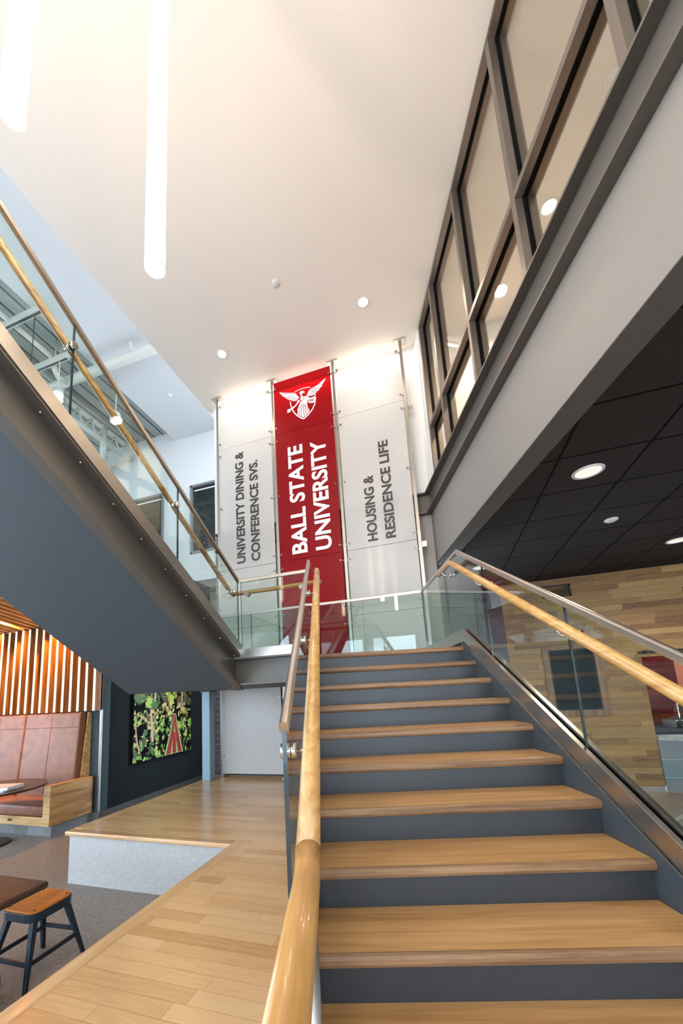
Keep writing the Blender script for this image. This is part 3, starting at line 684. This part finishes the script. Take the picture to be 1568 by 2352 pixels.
LOGO = {"P":{"wingL":[[-2.356,5.647],[-2.303,5.625],[-2.188,5.579],[-2.084,5.548],[-2.033,5.523],[-2.004,5.475],[-1.961,5.407],[-1.982,5.397],[-2.002,5.409],[-1.998,5.386],[-2.025,5.367],[-2.066,5.367],[-2.102,5.38],[-2.133,5.401],[-2.112,5.405],[-2.158,5.417],[-2.194,5.439],[-2.173,5.443],[-2.214,5.463],[-2.245,5.486],[-2.218,5.487],[-2.265,5.515],[-2.296,5.547],[-2.316,5.576],[-2.341,5.612]],"wingR":[[-1.451,5.645],[-1.463,5.603],[-1.495,5.565],[-1.532,5.529],[-1.513,5.512],[-1.565,5.48],[-1.576,5.457],[-1.613,5.431],[-1.644,5.414],[-1.66,5.392],[-1.702,5.378],[-1.752,5.378],[-1.833,5.399],[-1.81,5.446],[-1.787,5.493],[-1.744,5.523],[-1.693,5.533],[-1.631,5.551],[-1.569,5.584],[-1.507,5.618]],"head":[[-1.963,5.506],[-1.95,5.524],[-1.923,5.535],[-1.893,5.529],[-1.866,5.505],[-1.856,5.472],[-1.875,5.474],[-1.9,5.483],[-1.911,5.462],[-1.913,5.437],[-1.921,5.432],[-1.941,5.453],[-1.957,5.48]],"body":[[-1.935,5.448],[-1.903,5.427],[-1.879,5.4],[-1.851,5.408],[-1.803,5.384],[-1.774,5.347],[-1.806,5.325],[-1.818,5.286],[-1.828,5.256],[-1.814,5.166],[-1.78,5.082],[-1.821,5.039],[-1.863,5.009],[-1.905,4.984],[-1.935,5.004],[-1.984,5.04],[-2.025,5.087],[-2.008,5.139],[-2.019,5.164],[-1.994,5.221],[-1.973,5.269],[-1.955,5.307],[-1.928,5.342],[-1.957,5.373],[-1.945,5.402]],"arm":[[-1.963,5.364],[-2.004,5.364],[-2.022,5.317],[-2.055,5.281],[-2.108,5.256],[-2.151,5.234],[-2.182,5.243],[-2.223,5.226],[-2.199,5.206],[-2.229,5.182],[-2.185,5.167],[-2.151,5.177],[-2.144,5.207],[-2.089,5.226],[-2.033,5.264],[-1.989,5.305],[-1.959,5.33]],"box":[[-1.789,5.347],[-1.673,5.348],[-1.648,5.307],[-1.664,5.246],[-1.715,5.224],[-1.79,5.244],[-1.816,5.274],[-1.798,5.288],[-1.803,5.313]]},"W":[[[[-2.05,5.554],[-1.978,5.572],[-1.895,5.578],[-1.813,5.569],[-1.748,5.554]],0.0159],[[[-1.665,5.399],[-1.663,5.344]],0.0179],[[[-1.671,5.237],[-1.687,5.18],[-1.727,5.107],[-1.78,5.043],[-1.844,4.993],[-1.906,4.956]],0.0219],[[[-2.151,5.385],[-2.142,5.311],[-2.129,5.252]],0.0199],[[[-2.117,5.213],[-2.073,5.121],[-2.015,5.044],[-1.956,4.989],[-1.904,4.955]],0.0219]],"R":[[[[-2.234,5.494],[-2.171,5.485],[-2.097,5.489]],0.007],[[[-2.184,5.441],[-2.11,5.435],[-2.047,5.44]],0.007],[[[-2.123,5.395],[-2.065,5.391],[-2.018,5.409]],0.007],[[[-2.314,5.616],[-2.178,5.559],[-2.044,5.519],[-1.966,5.406]],0.006],[[[-1.716,5.486],[-1.645,5.482],[-1.573,5.475]],0.007],[[[-1.738,5.45],[-1.678,5.441],[-1.613,5.438]],0.007],[[[-1.755,5.415],[-1.71,5.414],[-1.669,5.42]],0.007],[[[-1.832,5.404],[-1.799,5.464],[-1.745,5.507],[-1.663,5.529],[-1.508,5.607]],0.006],[[[-1.945,5.249],[-1.973,5.161],[-1.992,5.048]],0.0089],[[[-1.913,5.272],[-1.937,5.15],[-1.948,5.015]],0.0089],[[[-1.889,5.264],[-1.895,5.137],[-1.894,4.995]],0.0089],[[[-1.866,5.241],[-1.861,5.137],[-1.84,5.029]],0.0089],[[[-1.85,5.22],[-1.83,5.149],[-1.804,5.071]],0.0089],[[[-1.946,5.391],[-1.905,5.389],[-1.87,5.367],[-1.951,5.295],[-1.994,5.265]],0.007],[[[-1.795,5.305],[-1.691,5.297],[-1.696,5.266],[-1.794,5.269]],0.0089],[[[-1.778,5.282],[-1.702,5.281]],0.0089],[[[-1.784,5.345],[-1.698,5.343]],0.007],[[[-1.899,5.513],[-1.865,5.472]],0.005]]}
for c in range(3):
    x0, x1 = PX[c]+.048, PX[c+1]-.042
    for r, (z0, z1) in enumerate(ROWS):
        t = thing('banner_sign', panel_label(c, r), 'sign', ((x0+x1)/2, YP, z0), 'panels of the sign wall')
        MB().box(x0,x1,YP-.006,YP+.006,z0,z1).build('sheet', M_RED if c == 1 else M_PANEL, t)
        for z in bolts(z0, z1):
            for x, pxx in ((x0+.032, PX[c]+.02), (x1-.032, PX[c+1]-.02)):
                m = MB(); m.cyl((x,YP-.022,z),(x,YP+.05,z),.0155,14)
                m.box(min(x,pxx),max(x,pxx),YP+.028,YP+.036,z-.012,z+.012)
                m.build('standoff', M_BOLT, t)
        for a in TEXT.get((c, r), []): lettering(*a, M_LETW if c == 1 else M_INK, t)
        if (c, r) == (1, 3):
            m = MB()
            for k, pts in LOGO['P'].items(): m.prism(pts,'xz',YP-.0095,YP-.0062)
            def stroke(m, pts, w, ya, yb):
                P = [Vector((p[0],p[1])) for p in pts]; L, Rr = [], []
                for i, p in enumerate(P):
                    d = (P[min(i+1,len(P)-1)]-P[max(i-1,0)]).normalized(); n = Vector((-d.y,d.x))*w/2
                    L.append(tuple(p+n)); Rr.append(tuple(p-n))
                for i in range(len(P)-1): m.prism([L[i],L[i+1],Rr[i+1],Rr[i]],'xz',ya,yb)
            for pts, w in LOGO['W']: stroke(m, pts, w, YP-.0095, YP-.0062)
            m.mi = 1
            for pts, w in LOGO['R']: stroke(m, pts, w, YP-.0115, YP-.0094)
            m.build('winged_emblem', [M_LETW, M_REDINK], t)
# slim linear lamp behind the top of each column of panels, shining down on the wall
for c, lb in enumerate(('left white','red','right white')):
    x0, x1 = PX[c]+.08, PX[c+1]-.08
    t = thing('linear_light', 'slim linear lamp on the ceiling behind the top of the %s sign panels' % lb, 'ceiling light', ((x0+x1)/2,6.25,ZC-.03), 'linear lamps behind the sign panels')
    MB().box(x0,x1,6.225,6.275,ZC-.024,ZC-.001).build('housing', M_PLASTIC, t)
    l = bpy.data.lights.new('washer', 'AREA'); l.shape = 'RECTANGLE'; l.size = x1-x0; l.size_y = .04; l.energy = 8; l.color = (1,.88,.74)
    o = bpy.data.objects.new('washer', l); C.objects.link(o); o.parent = t; o.location = W('G', ((x0+x1)/2,6.25,ZC-.028)) - ORIGIN[t.name]

# =================================================================== LAMPS
def pendant(x, y, z, L, label, r=.055):
    t = thing('tube_pendant', label, 'pendant lamp', (x,y,z), 'vertical tube pendants over the stair')
    MB().cyl((x,y,z+.014),(x,y,z+L),r,28).build('tube', M_TUBE, t)
    MB().cyl((x,y,z+.001),(x,y,z+.014),r*1.03,28).build('end_ring', M_PLASTIC, t)
    MB().cyl((x,y,z-.002),(x,y,z+.001),r*.92,28).build('end_lens', M_LENS, t)
    MB().cyl((x,y,z+L),(x,y,z+L+.08),r*1.02,28).build('end_cap', M_PLASTIC, t)
    MB().cyl((x,y,z+L+.08),(x,y,ZC),.006,8).build('cable', M_BLACK, t)
pendant(-1.302,1.511,2.417,2.45,'white glowing tube pendant hanging nearer the sign wall')
pendant(-1.683,.9625,2.815,2.45,'white glowing tube pendant cut by the left edge of the photo')
for x, y, z, lb in ((-.2,-.7,3.0,'tube pendant high above the foot of the stair'),(.95,-1.5,3.3,'tube pendant behind the viewer, nearest the curtain wall'),
                    (-1.3,-2.3,2.9,'tube pendant behind the viewer over the walkway'),(.3,-3.6,3.2,'tube pendant behind the viewer, nearest the rear windows')):
    pendant(x,y,z,2.2,lb)
def downlight(fr, x, y, z, r, label, lens, energy, group, angle=120):
    t = thing('downlight', label, 'ceiling light', (x,y,z-.02), group, fr)
    m = MB(fr); n = 28; ang = [2*math.pi*k/n for k in range(n)]
    m.v = []; 
    ring = lambda rr, zz: [(x+rr*math.cos(a), y+rr*math.sin(a), zz) for a in ang]
    vs = ring(r,z) + ring(r,z-.008) + ring(r*.86,z-.010) + ring(r*.80,z-.002)
    m.add(vs, [(j*n+k, j*n+(k+1)%n, (j+1)*n+(k+1)%n, (j+1)*n+k) for j in range(3) for k in range(n)], True)
    m.build('trim_ring', M_PLASTIC, t)
    MB(fr).cyl((x,y,z-.004),(x,y,z-.001),r*.81,28).build('lens', lens, t)
    if energy: spot('lamp', fr, (x,y,z-.03), energy, t, angle)
downlight('G',-.573,5.255,ZC,.085,'bright recessed downlight near the right white sign panels',M_LENS,22,'downlights in the white ceiling')
downlight('G',-3.071,5.269,ZC,.085,'bright recessed downlight near the left white sign panels',M_LENS,18,'downlights in the white ceiling')
downlight('G',1.88,4.893,ZC,.10,'bright recessed downlight seen through the lower curtain wall glass, nearest',M_LENS,230,'downlights behind the curtain wall')
downlight('G',1.365,5.846,ZC,.10,'recessed downlight seen through the curtain wall, closer to the sign wall',M_LENS,200,'downlights behind the curtain wall')
downlight('G',1.526,4.183,ZD,.135,'largest dim recessed downlight in the black tile ceiling',M_LENSD,42,'downlights in the black tile ceiling',140)
downlight('G',3.491,6.994,ZD,.135,'dim downlight in the black tiles cut by the right edge',M_LENSD,42,'downlights in the black tile ceiling',140)
downlight('G',.812,6.99,ZD,.135,'dim downlight in the black tiles seen through the stair glass',M_LENSD,15,'downlights in the black tile ceiling',140)
def detector(x, y, z, r, label, dome=.35):
    m = MB(); m.cyl((x,y,z-.012),(x,y,z),r,24); m.ball((x,y,z-.012),r*.9,20,8,dome)
    tag(m.build('smoke_detector', M_PLASTIC), label, 'smoke detector')
detector(-1.728,4.505,ZC,.055,'small white round detector alone on the white ceiling',.15)
detector(-5.565,7.066,7.38,.055,'small white round detector on the higher ceiling strip',.15)
detector(2.205,5.636,ZD,.075,'white dome sensor on the black tile ceiling')
detector(2.221,3.905,ZC,.085,'pale round detector on the ceiling behind a curtain wall mullion',.1)
def can(x, y, z, label):
    t = thing('can_light', label, 'ceiling light', (x,y,z), 'can lights under the metal deck')
    MB().cone((x,y,z),(x,y,z+.22),.115,.10,24).build('housing', M_PIPE, t)
    MB().cyl((x,y,z-.003),(x,y,z+.004),.098,24).build('lens', M_LENSD, t)
    MB().cyl((x,y,z+.22),(x,y,7.7),.010,8).build('stem', M_PIPE, t)
can(-6.842,5.195,6.2,'white can light under the deck at the far left')
can(-6.294,6.146,6.2,'white can light under the deck closer to the sign wall')

# =================================================================== SERVICES UNDER THE DECK
tag(MB().tube([(-10.9,5.685,7.15),(-4.2,5.685,7.15)],.10,20).build('pipe', M_PIPE), 'thick pale pipe crossing under the higher ceiling','pipe')
tag(MB().tube([(-5.36,5.55,7.38),(-5.36,5.55,7.30),(-5.34,5.60,7.22),(-5.30,5.66,7.16)],.035,14).build('conduit', M_PIPE), 'short bent conduit dropping onto the thick pale pipe','pipe')
tag(MB().tube([(-7.08,.5,7.28),(-7.08,5.15,7.28),(-7.10,5.25,7.22),(-7.12,5.32,7.05),(-7.16,5.42,7.02),(-7.2,5.66,7.10)],.05,14).build('pipe', M_PIPE), 'thin pale pipe with an elbow running along the metal deck','pipe')
def strut(x0, x1, y, z, label):
    t = thing('strut_beam', label, 'beam', ((x0+x1)/2,y,z))
    MB().box(x0,x1,y-.045,y+.045,z,z+.12).build('rail', M_PIPE, t, .003)
    MB().box(x0,x1,y-.02,y+.02,z-.006,z+.001).build('slot', M_BLACK, t)
    for x in (x0+.25, x1-.35): MB().cyl((x,y,z+.1),(x,y,7.7),.008,8).build('hanger_rod', M_PIPE, t)
strut(-9.5,-6.28,4.36,7.2,'pale strut beam with black slot hung under the deck, nearest')
strut(-9.5,-6.64,5.2,7.1,'pale strut beam hung under the deck beside the pipes')
jt = thing('roof_joist', 'open web steel joist under the metal deck near the far wall', 'beam', (-8.1,6.9,7.0))
for z, nm in ((7.5,'top_chord'),(7.1,'bottom_chord')): MB().box(-8.16,-8.04,4.4,8.5,z,z+.06).build(nm, M_PIPE, jt)
for k in range(10):
    y = 4.5+.4*k; MB().cyl((-8.1,y,7.13),(-8.1,y+.2,7.52),.02,8).cyl((-8.1,y+.2,7.52),(-8.1,y+.4,7.13),.02,8).build('web_bar', M_PIPE, jt)
tag(MB().tube([(-8.1,7.53,7.6),(-8.1,7.53,6.95),(-8.14,7.57,6.86),(-8.3,7.75,6.8),(-9.2,8.1,6.78)],.09,18).build('pipe', M_PIPE), 'thick pale pipe turning down beside the roof joist','pipe')
tag(MB().cyl((-6.447,4.36,4.0),(-6.447,4.36,7.21),.007,8).build('hanging_cable', M_BLACK), 'thin dark cable hanging from the nearest strut beam','cable')

# =================================================================== LOUNGE
b = thing('booth_seat', 'tan leather booth with tall tilted back and pale oak frame', 'booth', (-7.2,4.8,ZL))
MB().box(-9.4,-5.545,4.51,5.235,ZL,-1.655).build('toe_base', M_TOE, b)
MB().box(-9.4,-5.64,4.44,4.50,-1.655,-1.535).build('front_rail', M_OAK_B, b, .002)
MB().box(-9.4,-5.64,4.50,5.22,-1.655,-1.56).build('seat_deck', M_OAK_BY, b)
m = MB(); m.box(-5.64,-5.51,4.44,4.452,-1.655,-1.105); o_ = m.build('arm_front', M_OAK_B, b)
MB().box(-5.64,-5.51,4.452,5.18,-1.655,-1.105).build('arm', M_OAK_BY, b, .002)
MB().prism([(5.06,-1.105),(5.22,-1.105),(5.22,-.08),(5.16,-.08)],'yz',-5.665,-5.635).build('back_frame', M_OAK_B, b)
sx = [-5.672,-6.905,-8.14,-9.38]
tilt = lambda z: 4.93+(z+1.36)*.078
for i in range(3):
    x1, x0 = sx[i], sx[i+1]+.012
    m = MB(); m.rbox(x0,x1,4.455,5.06,-1.54,-1.382,.035); m.build('seat_cushion', M_LEATH, b)
    m = MB(); m.rbox(x0,x1,0,.135,-1.40,-.075,.03)
    m.v = [(p[0], p[1]+tilt(p[2]), p[2]) for p in m.v]
    bc = m.build('back_cushion', M_LEATH, b)
    xm = (x0+x1)/2; s_ = MB()
    zz = lambda z: (tilt(z)-.0005)
    s_.tube([(x0+.02,zz(-.312),-.312),(x1-.02,zz(-.312),-.312)],.0035,6); s_.tube([(xm,zz(-1.35),-1.35),(xm,zz(-.1),-.1)],.0035,6)
    s_.build('stitching', M_LEATHD, bc)
m = MB(); m.box(-6.33,-6.255,4.434,4.442,-1.605,-1.575); m.build('power_outlet', M_BLACK, b)
# slatted canopy
sc = thing('slat_canopy', 'oak slat canopy over the leather booth, upright slats turning into ceiling slats', 'canopy', (-7.2,5.1,-.07))
m1, m2 = MB(), MB(); YS, TOPZ = 5.03, 1.43
for k in range(24):
    x = -5.405-.1713*k
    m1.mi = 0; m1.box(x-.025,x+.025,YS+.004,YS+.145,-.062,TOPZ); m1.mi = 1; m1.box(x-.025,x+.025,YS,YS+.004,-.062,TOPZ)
    L = 3.2; dz = .157
    m2.prism([(YS,TOPZ-.004),(YS,TOPZ+.14),(YS-L,TOPZ+.14+L*dz),(YS-L,TOPZ-.004+L*dz)],'yz',x-.025,x+.025)
m1.build('upright_slats', [M_SLAT, plain('daylit_slat_edge', (0.78,0.66,0.50,1), .5)], sc); m2.build('ceiling_slats', wood('oak_slats_ceiling', [(0.25, srgb(150,96,48)), (0.5, srgb(190,134,78)), (0.75, srgb(212,164,108))], .45, 0, 'y', 50), sc, .002)  # slat fronts get a paler colour: the daylight on them is painted in
MB().box(-9.6,-5.40,YS+.15,5.235,-.05,1.85).build('backing_board', M_BLACK, sc)
MB().box(-9.6,-5.38,YS+.12,YS+.148,-.05,1.18).build('oak_backing', M_OAK_BY, sc)
for i, (x, y) in enumerate(((-6.30,4.92),(-7.0,4.7),(-7.75,4.9),(-6.0,4.6))):
    t = thing('slat_light', ['small amber lamp between the ceiling slats, nearest the felt wall','small amber lamp glowing between the ceiling slats','small amber lamp between the ceiling slats by the left edge','small amber lamp between the slats hidden under the upper flight'][i], 'ceiling light', (x,y,1.62), 'lamps in the slat canopy')
    MB().cyl((x,y,1.62),(x,y,1.72),.035,16).build('housing', M_BLACK, t)
    MB().cyl((x,y,1.616),(x,y,1.621),.028,16).build('lens', emit('amber_lens', (1,.55,.15), 6), t)
    spot('lamp', 'G', (x,y,1.60), 80, t, 150, .8, (1,.47,.10), .03)
# painting
p = thing('painting', 'large square painting of vine leaves and a red path on the charcoal felt wall', 'painting', (-5.42,6.8,-1.06))
PY0, PY1, PZ0, PZ1, PXX = 5.90, 7.66, -1.05, .66, -5.40
MB().box(-5.45,PXX,PY0,PY1,PZ0,PZ1).build('canvas', M_RUBBER, p)
random.seed(4)
cols = [srgb(96,150,50),srgb(150,180,72),srgb(58,96,34),srgb(186,182,100),srgb(138,124,40),srgb(44,66,26),srgb(196,176,112),srgb(92,60,22)]
mats = [plain('oil_paint_%d' % i, c, .5, var=.1) for i, c in enumerate(cols)] + [plain('oil_paint_pink', srgb(206,150,140), .5), plain('oil_paint_red', srgb(150,24,26), .5), plain('oil_paint_sage', srgb(150,172,104), .5)]
m = MB(); lay = [0]
def blob(cy_, cz_, ry, rz, mi, a=0, spikes=5, depth=.35):
    lay[0] += 1; n = spikes*2; m.mi = mi; pts = []
    for k in range(n):
        t = 2*math.pi*k/n+a; rr = (1 if k % 2 == 0 else 1-depth)*random.uniform(.8,1.15)
        pts.append((min(PY1-.01,max(PY0+.01,cy_+ry*rr*math.cos(t))), min(PZ1-.01,max(PZ0+.01,cz_+rz*rr*math.sin(t)))))
    xx = PXX + .0006 + lay[0]*.00001
    m.add([(xx,y,z) for y, z in pts], [tuple(range(n))])
for k in range(620):
    z = random.uniform(PZ0,PZ1); y = random.uniform(PY0,PY1); up_ = (z-PZ0)/(PZ1-PZ0)
    if up_ > .62: mi = random.choice([7,7,2,4,5,5,7]); s = random.uniform(.03,.09)
    elif up_ > .45: mi = random.choice([3,6,4,2,3,5]); s = random.uniform(.025,.07)
    else: mi = random.choice([0,1,2,5,3,6,0]); s = random.uniform(.025,.075)
    blob(y, z, s*random.uniform(.4,1.3), s*random.uniform(.6,1.6), mi, random.uniform(0,6), random.choice([3,4,5]), random.uniform(.35,.65))
for y, z in ((5.98,.38),(6.02,.12),(6.32,.02),(6.46,-.02),(6.95,.08),(6.85,.25)):
    blob(y,z,.12,.13,random.choice([0,1,2]),random.uniform(0,6),8,.28)
def band(pts, w, mi):
    m.mi = mi
    for (y0,z0,w0),(y1,z1,w1) in zip([(*q,w[i]) for i, q in enumerate(pts)],[(*q,w[i]) for i, q in enumerate(pts)][1:]):
        lay[0] += 1; xx = PXX+.0006+lay[0]*.00001
        m.add([(xx,y0-w0,z0),(xx,y0+w0,z0),(xx,y1+w1,z1),(xx,y1-w1,z1)],[(0,1,2,3)])
band([(7.06,PZ0+.02),(7.07,-.65),(7.08,-.42),(7.085,-.22)],[.30,.17,.085,.03],10)
band([(6.88,PZ0+.03),(6.96,-.75),(7.03,-.5),(7.07,-.24)],[.07,.055,.04,.015],9)
band([(7.07,PZ0+.03),(7.07,-.75),(7.06,-.6)],[.06,.05,.03],9)
band([(7.26,PZ0+.03),(7.18,-.75),(7.12,-.5),(7.09,-.24)],[.06,.055,.04,.015],9)
band([(6.42,-.72),(6.39,-.4),(6.36,-.1)],[.03,.03,.022],8); band([(6.46,.05),(6.5,.25),(6.42,.45),(6.44,.6)],[.02,.018,.014,.012],8)
band([(7.38,-.2),(7.31,.0),(7.33,.25),(7.30,.55)],[.022,.018,.016,.012],8); band([(6.08,-.9),(5.98,-.6),(5.96,-.2)],[.02,.014,.012],8); band([(6.88,-.1),(6.9,.4)],[.012,.008],9)
m.build('painted_leaves', mats, p)
# steel column at the corner of the walkway
cl = thing('steel_column', 'square blue grey steel column standing on the walkway beside the white panel', 'column', (-3.84,5.89,ZW))
MB().box(-3.905,-3.755,5.84,5.99,ZW,.165).build('shaft', M_SLATE if False else plain('blue_grey_column_paint', (0.24,0.36,0.43,1), .4, var=.03), cl, .008)
MB().box(-3.93,-3.73,5.815,6.015,.15,.165).build('cap_plate', M_SLATE, cl)
# round table with papers
rx, ry = -6.17, 4.07
t = thing('round_table', 'dark round pedestal table in front of the leather booth', 'table', (rx,ry,ZL))
MB().cone((rx,ry,-1.092),(rx,ry,-1.062),.655,.665,48).build('tabletop', M_WALNUT, t)
MB().cyl((rx,ry,ZL+.02),(rx,ry,-1.09),.038,20).build('pedestal', M_BLACK, t)
MB().cone((rx,ry,ZL),(rx,ry,ZL+.02),.28,.26,40).build('base', M_BLACK, t)
def rect(m, cx, cyy, w, d, z0, z1, a):
    c, s = math.cos(a), math.sin(a)
    m.prism([(cx+c*x-s*y, cyy+s*x+c*y) for x, y in ((-w/2,-d/2),(w/2,-d/2),(w/2,d/2),(-w/2,d/2))],'xy',z0,z1); return m
mg = rect(MB(),-5.93,4.0,.44,.34,-1.062,-1.045,.25)
tag(mg.build('magazine', plain('pale_blue_paper', (0.55,0.72,0.80,1), .3)), 'pale blue magazine lying under the white book on the round table', 'magazine')
bk = thing('book', 'white hardcover book on top of the magazine on the round table', 'book', (-5.91,4.03,-1.045))
rect(MB(),-5.91,4.03,.40,.30,-1.043,-1.018,.3).build('pages', M_PLASTIC, bk)
for z in (-1.045,-1.018): rect(MB(),-5.91,4.03,.41,.31,z,z+.003,.3).build('cover', plain('book_cover', (0.6,0.58,0.58,1), .3), bk)
# walnut table and stool
wt = thing('dining_table', 'dark walnut table with black edge at the left edge beside the stool', 'table', (-3.1,1.55,ZL))
m = MB(); m.rbox(-3.75,-2.455,1.1,2.005,-1.098,-1.06,.012,3); m.build('tabletop', [M_WALNUT], wt)
MB().cyl((-3.2,1.5,ZL+.02),(-3.2,1.5,-1.1),.04,20).build('pedestal', M_BLACK, wt)
MB().box(-3.55,-2.95,1.44,1.56,ZL,ZL+.02).box(-3.26,-3.14,1.2,1.8,ZL,ZL+.02).build('base', M_BLACK, wt, .004)
s = thing('stool', 'low stool with perforated honey wood seat and black steel legs beside the walkway', 'stool', (-2.93,2.33,ZL))
x0, x1, y0, y1 = -3.085,-2.757,2.145,2.482
m = MB(); m.rbox(x0+.012,x1-.012,y0+.012,y1-.012,-1.378,-1.358,.008,3)
def rrect(x0,x1,y0,y1,r,n=6):
    P = []
    for q,(cx,cyy) in enumerate(((x1-r,y1-r),(x0+r,y1-r),(x0+r,y0+r),(x1-r,y0+r))):
        for i in range(n+1):
            a = math.pi/2*(q+i/n); P.append((cx+r*math.cos(a), cyy+r*math.sin(a)))
    return P
m = MB(); m.prism(rrect(x0+.008,x1-.008,y0+.008,y1-.008,.07),'xy',-1.376,-1.356); seat = m.build('seat', M_SEATW, s, .003)
h = MB()
for i in range(4):
    for j in range(5):
        hx = x0+.085+.04*j+(.02 if i % 2 else 0); hy = y0+.085+.055*i
        h.cyl((hx,hy,-1.3565),(hx,hy,-1.3555),.0042,8)
h.build('perforations', M_BLACK, seat)
for a, b_ in ((x0+.045,y0+.045),(x1-.045,y0+.045),(x0+.045,y1-.045),(x1-.045,y1-.045)): MB().cyl((a,b_,-1.357),(a,b_,-1.353),.008,10).build('rivet', M_BLACK, seat)
MB().prism(rrect(x0,x1,y0,y1,.078),'xy',-1.422,-1.368).build('rim', M_BLUEBLK, s, .004)
feet = [(-2.756,2.557),(-2.746,2.110),(-3.115,2.520),(-3.105,2.10)]
tops = [(x1-.05,y1-.05),(x1-.05,y0+.05),(x0+.05,y1-.05),(x0+.05,y0+.05)]
at = lambda i, z: tuple(tops[i][k] + (feet[i][k]-tops[i][k])*((-1.40-z)/(-1.40-ZL)) for k in (0,1)) + (z,)
for i in range(4):
    m = MB(); sq = lambda w: [(-w,-w),(w,-w),(w,w),(-w,w)]
    p0, p1 = Vector(at(i,-1.40)), Vector(at(i,ZL))
    vs = [p0+Vector((a*.020,b_*.020,0)) for a, b_ in ((-1,-1),(1,-1),(1,1),(-1,1))] + [p1+Vector((a*.012,b_*.012,0)) for a, b_ in ((-1,-1),(1,-1),(1,1),(-1,1))]
    m.add(vs, [(0,1,2,3),(7,6,5,4),(0,4,5,1),(1,5,6,2),(2,6,7,3),(3,7,4,0)]); m.build('leg', M_BLUEBLK, s, .003)
for a, b_, z in ((0,1,-1.66),(1,3,-1.66),(3,2,-1.64),(2,0,-1.62)):
    MB().sweep([at(a,z),at(b_,z)], [(-.006,-.014),(.006,-.014),(.006,.014),(-.006,.014)], smooth=False).build('stretcher', M_BLUEBLK, s)
m = MB(); m.rbox(-3.02,-2.79,1.78,2.01,ZL,ZL+.20,.05); tag(m.build('pouf', M_LEATH), 'brown leather pouf just showing at the lower left edge', 'pouf')

# =================================================================== SERVERY
v = thing('vent_grille', 'black rectangular vent grille high on the oak board wall', 'vent', (2.24,Y8,1.62))
f = MB(); vx0, vx1, vz0, vz1 = 1.985,2.49,1.625,1.863
for q in ((vx0,vx1,vz0,vz0+.035),(vx0,vx1,vz1-.035,vz1),(vx0,vx0+.035,vz0,vz1),(vx1-.035,vx1,vz0,vz1)): f.box(q[0],q[1],Y8-.018,Y8,q[2],q[3])
f.build('frame', M_BLACK, v, .002)
l = MB()
for k in range(7):
    z = vz0+.045+.022*k; l.prism([(Y8-.016,z),(Y8-.012,z),(Y8,z+.016),(Y8-.004,z+.016)],'yz',vx0+.03,vx1-.03)
l.build('louvers', plain('dark_bronze_louver', (0.06,0.045,0.03,1), .4, metal=.5), v)
tv = thing('wall_screen', 'upright dark display screen set in a wide oak frame on the board wall', 'screen', (2.32,Y8,-.61))
f = MB(); o4 = (1.85,2.795,-.61,.70); i4 = (1.955,2.685,-.508,.613)
for q in ((o4[0],o4[1],o4[2],i4[2]),(o4[0],o4[1],i4[3],o4[3]),(o4[0],i4[0],i4[2],i4[3]),(i4[1],o4[1],i4[2],i4[3])): f.box(q[0],q[1],Y8-.03,Y8,q[2],q[3])
f.build('oak_frame', wood('oak_screen_frame', [(0.25, srgb(120,86,56)), (0.5, srgb(146,108,74)), (0.75, srgb(164,126,88))], .45, 0, 'z', 60), tv, .003)
MB().box(i4[0],i4[1],Y8-.018,Y8-.002,i4[2],i4[3]).build('bezel', M_BLACK, tv)
MB().box(i4[0]+.022,i4[1]-.022,Y8-.020,Y8-.010,i4[2]+.022,i4[3]-.022).build('display', M_SCREEN, tv)
tr = thing('sliding_door_track', 'black steel sliding track fixed above the servery opening', 'track', (4.5,Y8-.05,.44))
MB().box(3.335,6.5,Y8-.06,Y8-.045,.44,.482).build('rail', M_BLACK, tr, .002)
MB().box(3.42,3.47,Y8-.075,Y8,.432,.495).build('bracket', M_BLACK, tr, .002)
m = MB(); m.prism([(3.396,8.46),(3.50,8.40),(6,8.40),(6,8.70),(3.396,8.70)],'xy',-1.059,-.985)
tag(m.build('worktop', M_TERR, None, .004), 'speckled stone worktop with chamfered corner on the servery', 'worktop')
MB_ = MB().box(3.40,6,8.72,10.2,-1.05,-.93); tag(MB_.build('back_counter', M_BLACK), 'black back counter inside the servery', 'counter')
cm = thing('coffee_machine', 'black and chrome coffee machine inside the servery', 'coffee machine', (4.4,9.4,-.93))
MB().prism([(4.0,-.93),(4.9,-.93),(4.9,-.72),(4.28,-.72),(4.1,-.78),(4.0,-.80)],'xz',9.2,9.7).build('body', M_BLACK, cm, .01)
MB().box(3.99,4.3,9.19,9.2,-.80,-.785).box(4.05,4.2,9.19,9.2,-.885,-.875).build('chrome_strip', M_CHROME, cm)
MB().box(4.2,4.9,9.25,9.6,-.72,-.66).build('cup_tray', M_CHROME, cm, .006)
sg = thing('sneeze_guard', 'clear glass guard standing above the coffee machine', 'glass guard', (4.4,9.15,-.93))
MB().prism([(3.965,-.63),(4.03,-.47),(5.2,-.47),(5.2,-.63)],'xz',9.148,9.156).build('glass_pane', M_CGLASS, sg)
for x in (4.06,5.1): MB().cyl((x,9.165,-.93),(x,9.165,-.47),.010,10).build('support', M_CHROME, sg)
kl = thing('kitchen_light', 'flat ceiling lamp inside the servery', 'ceiling light', (4.6,9.4,.96))
MB().box(4.2,5.0,9.2,9.6,.97,1.0).build('diffuser', emit('kitchen_diffuser', (1,.9,.8), 1.6), kl)
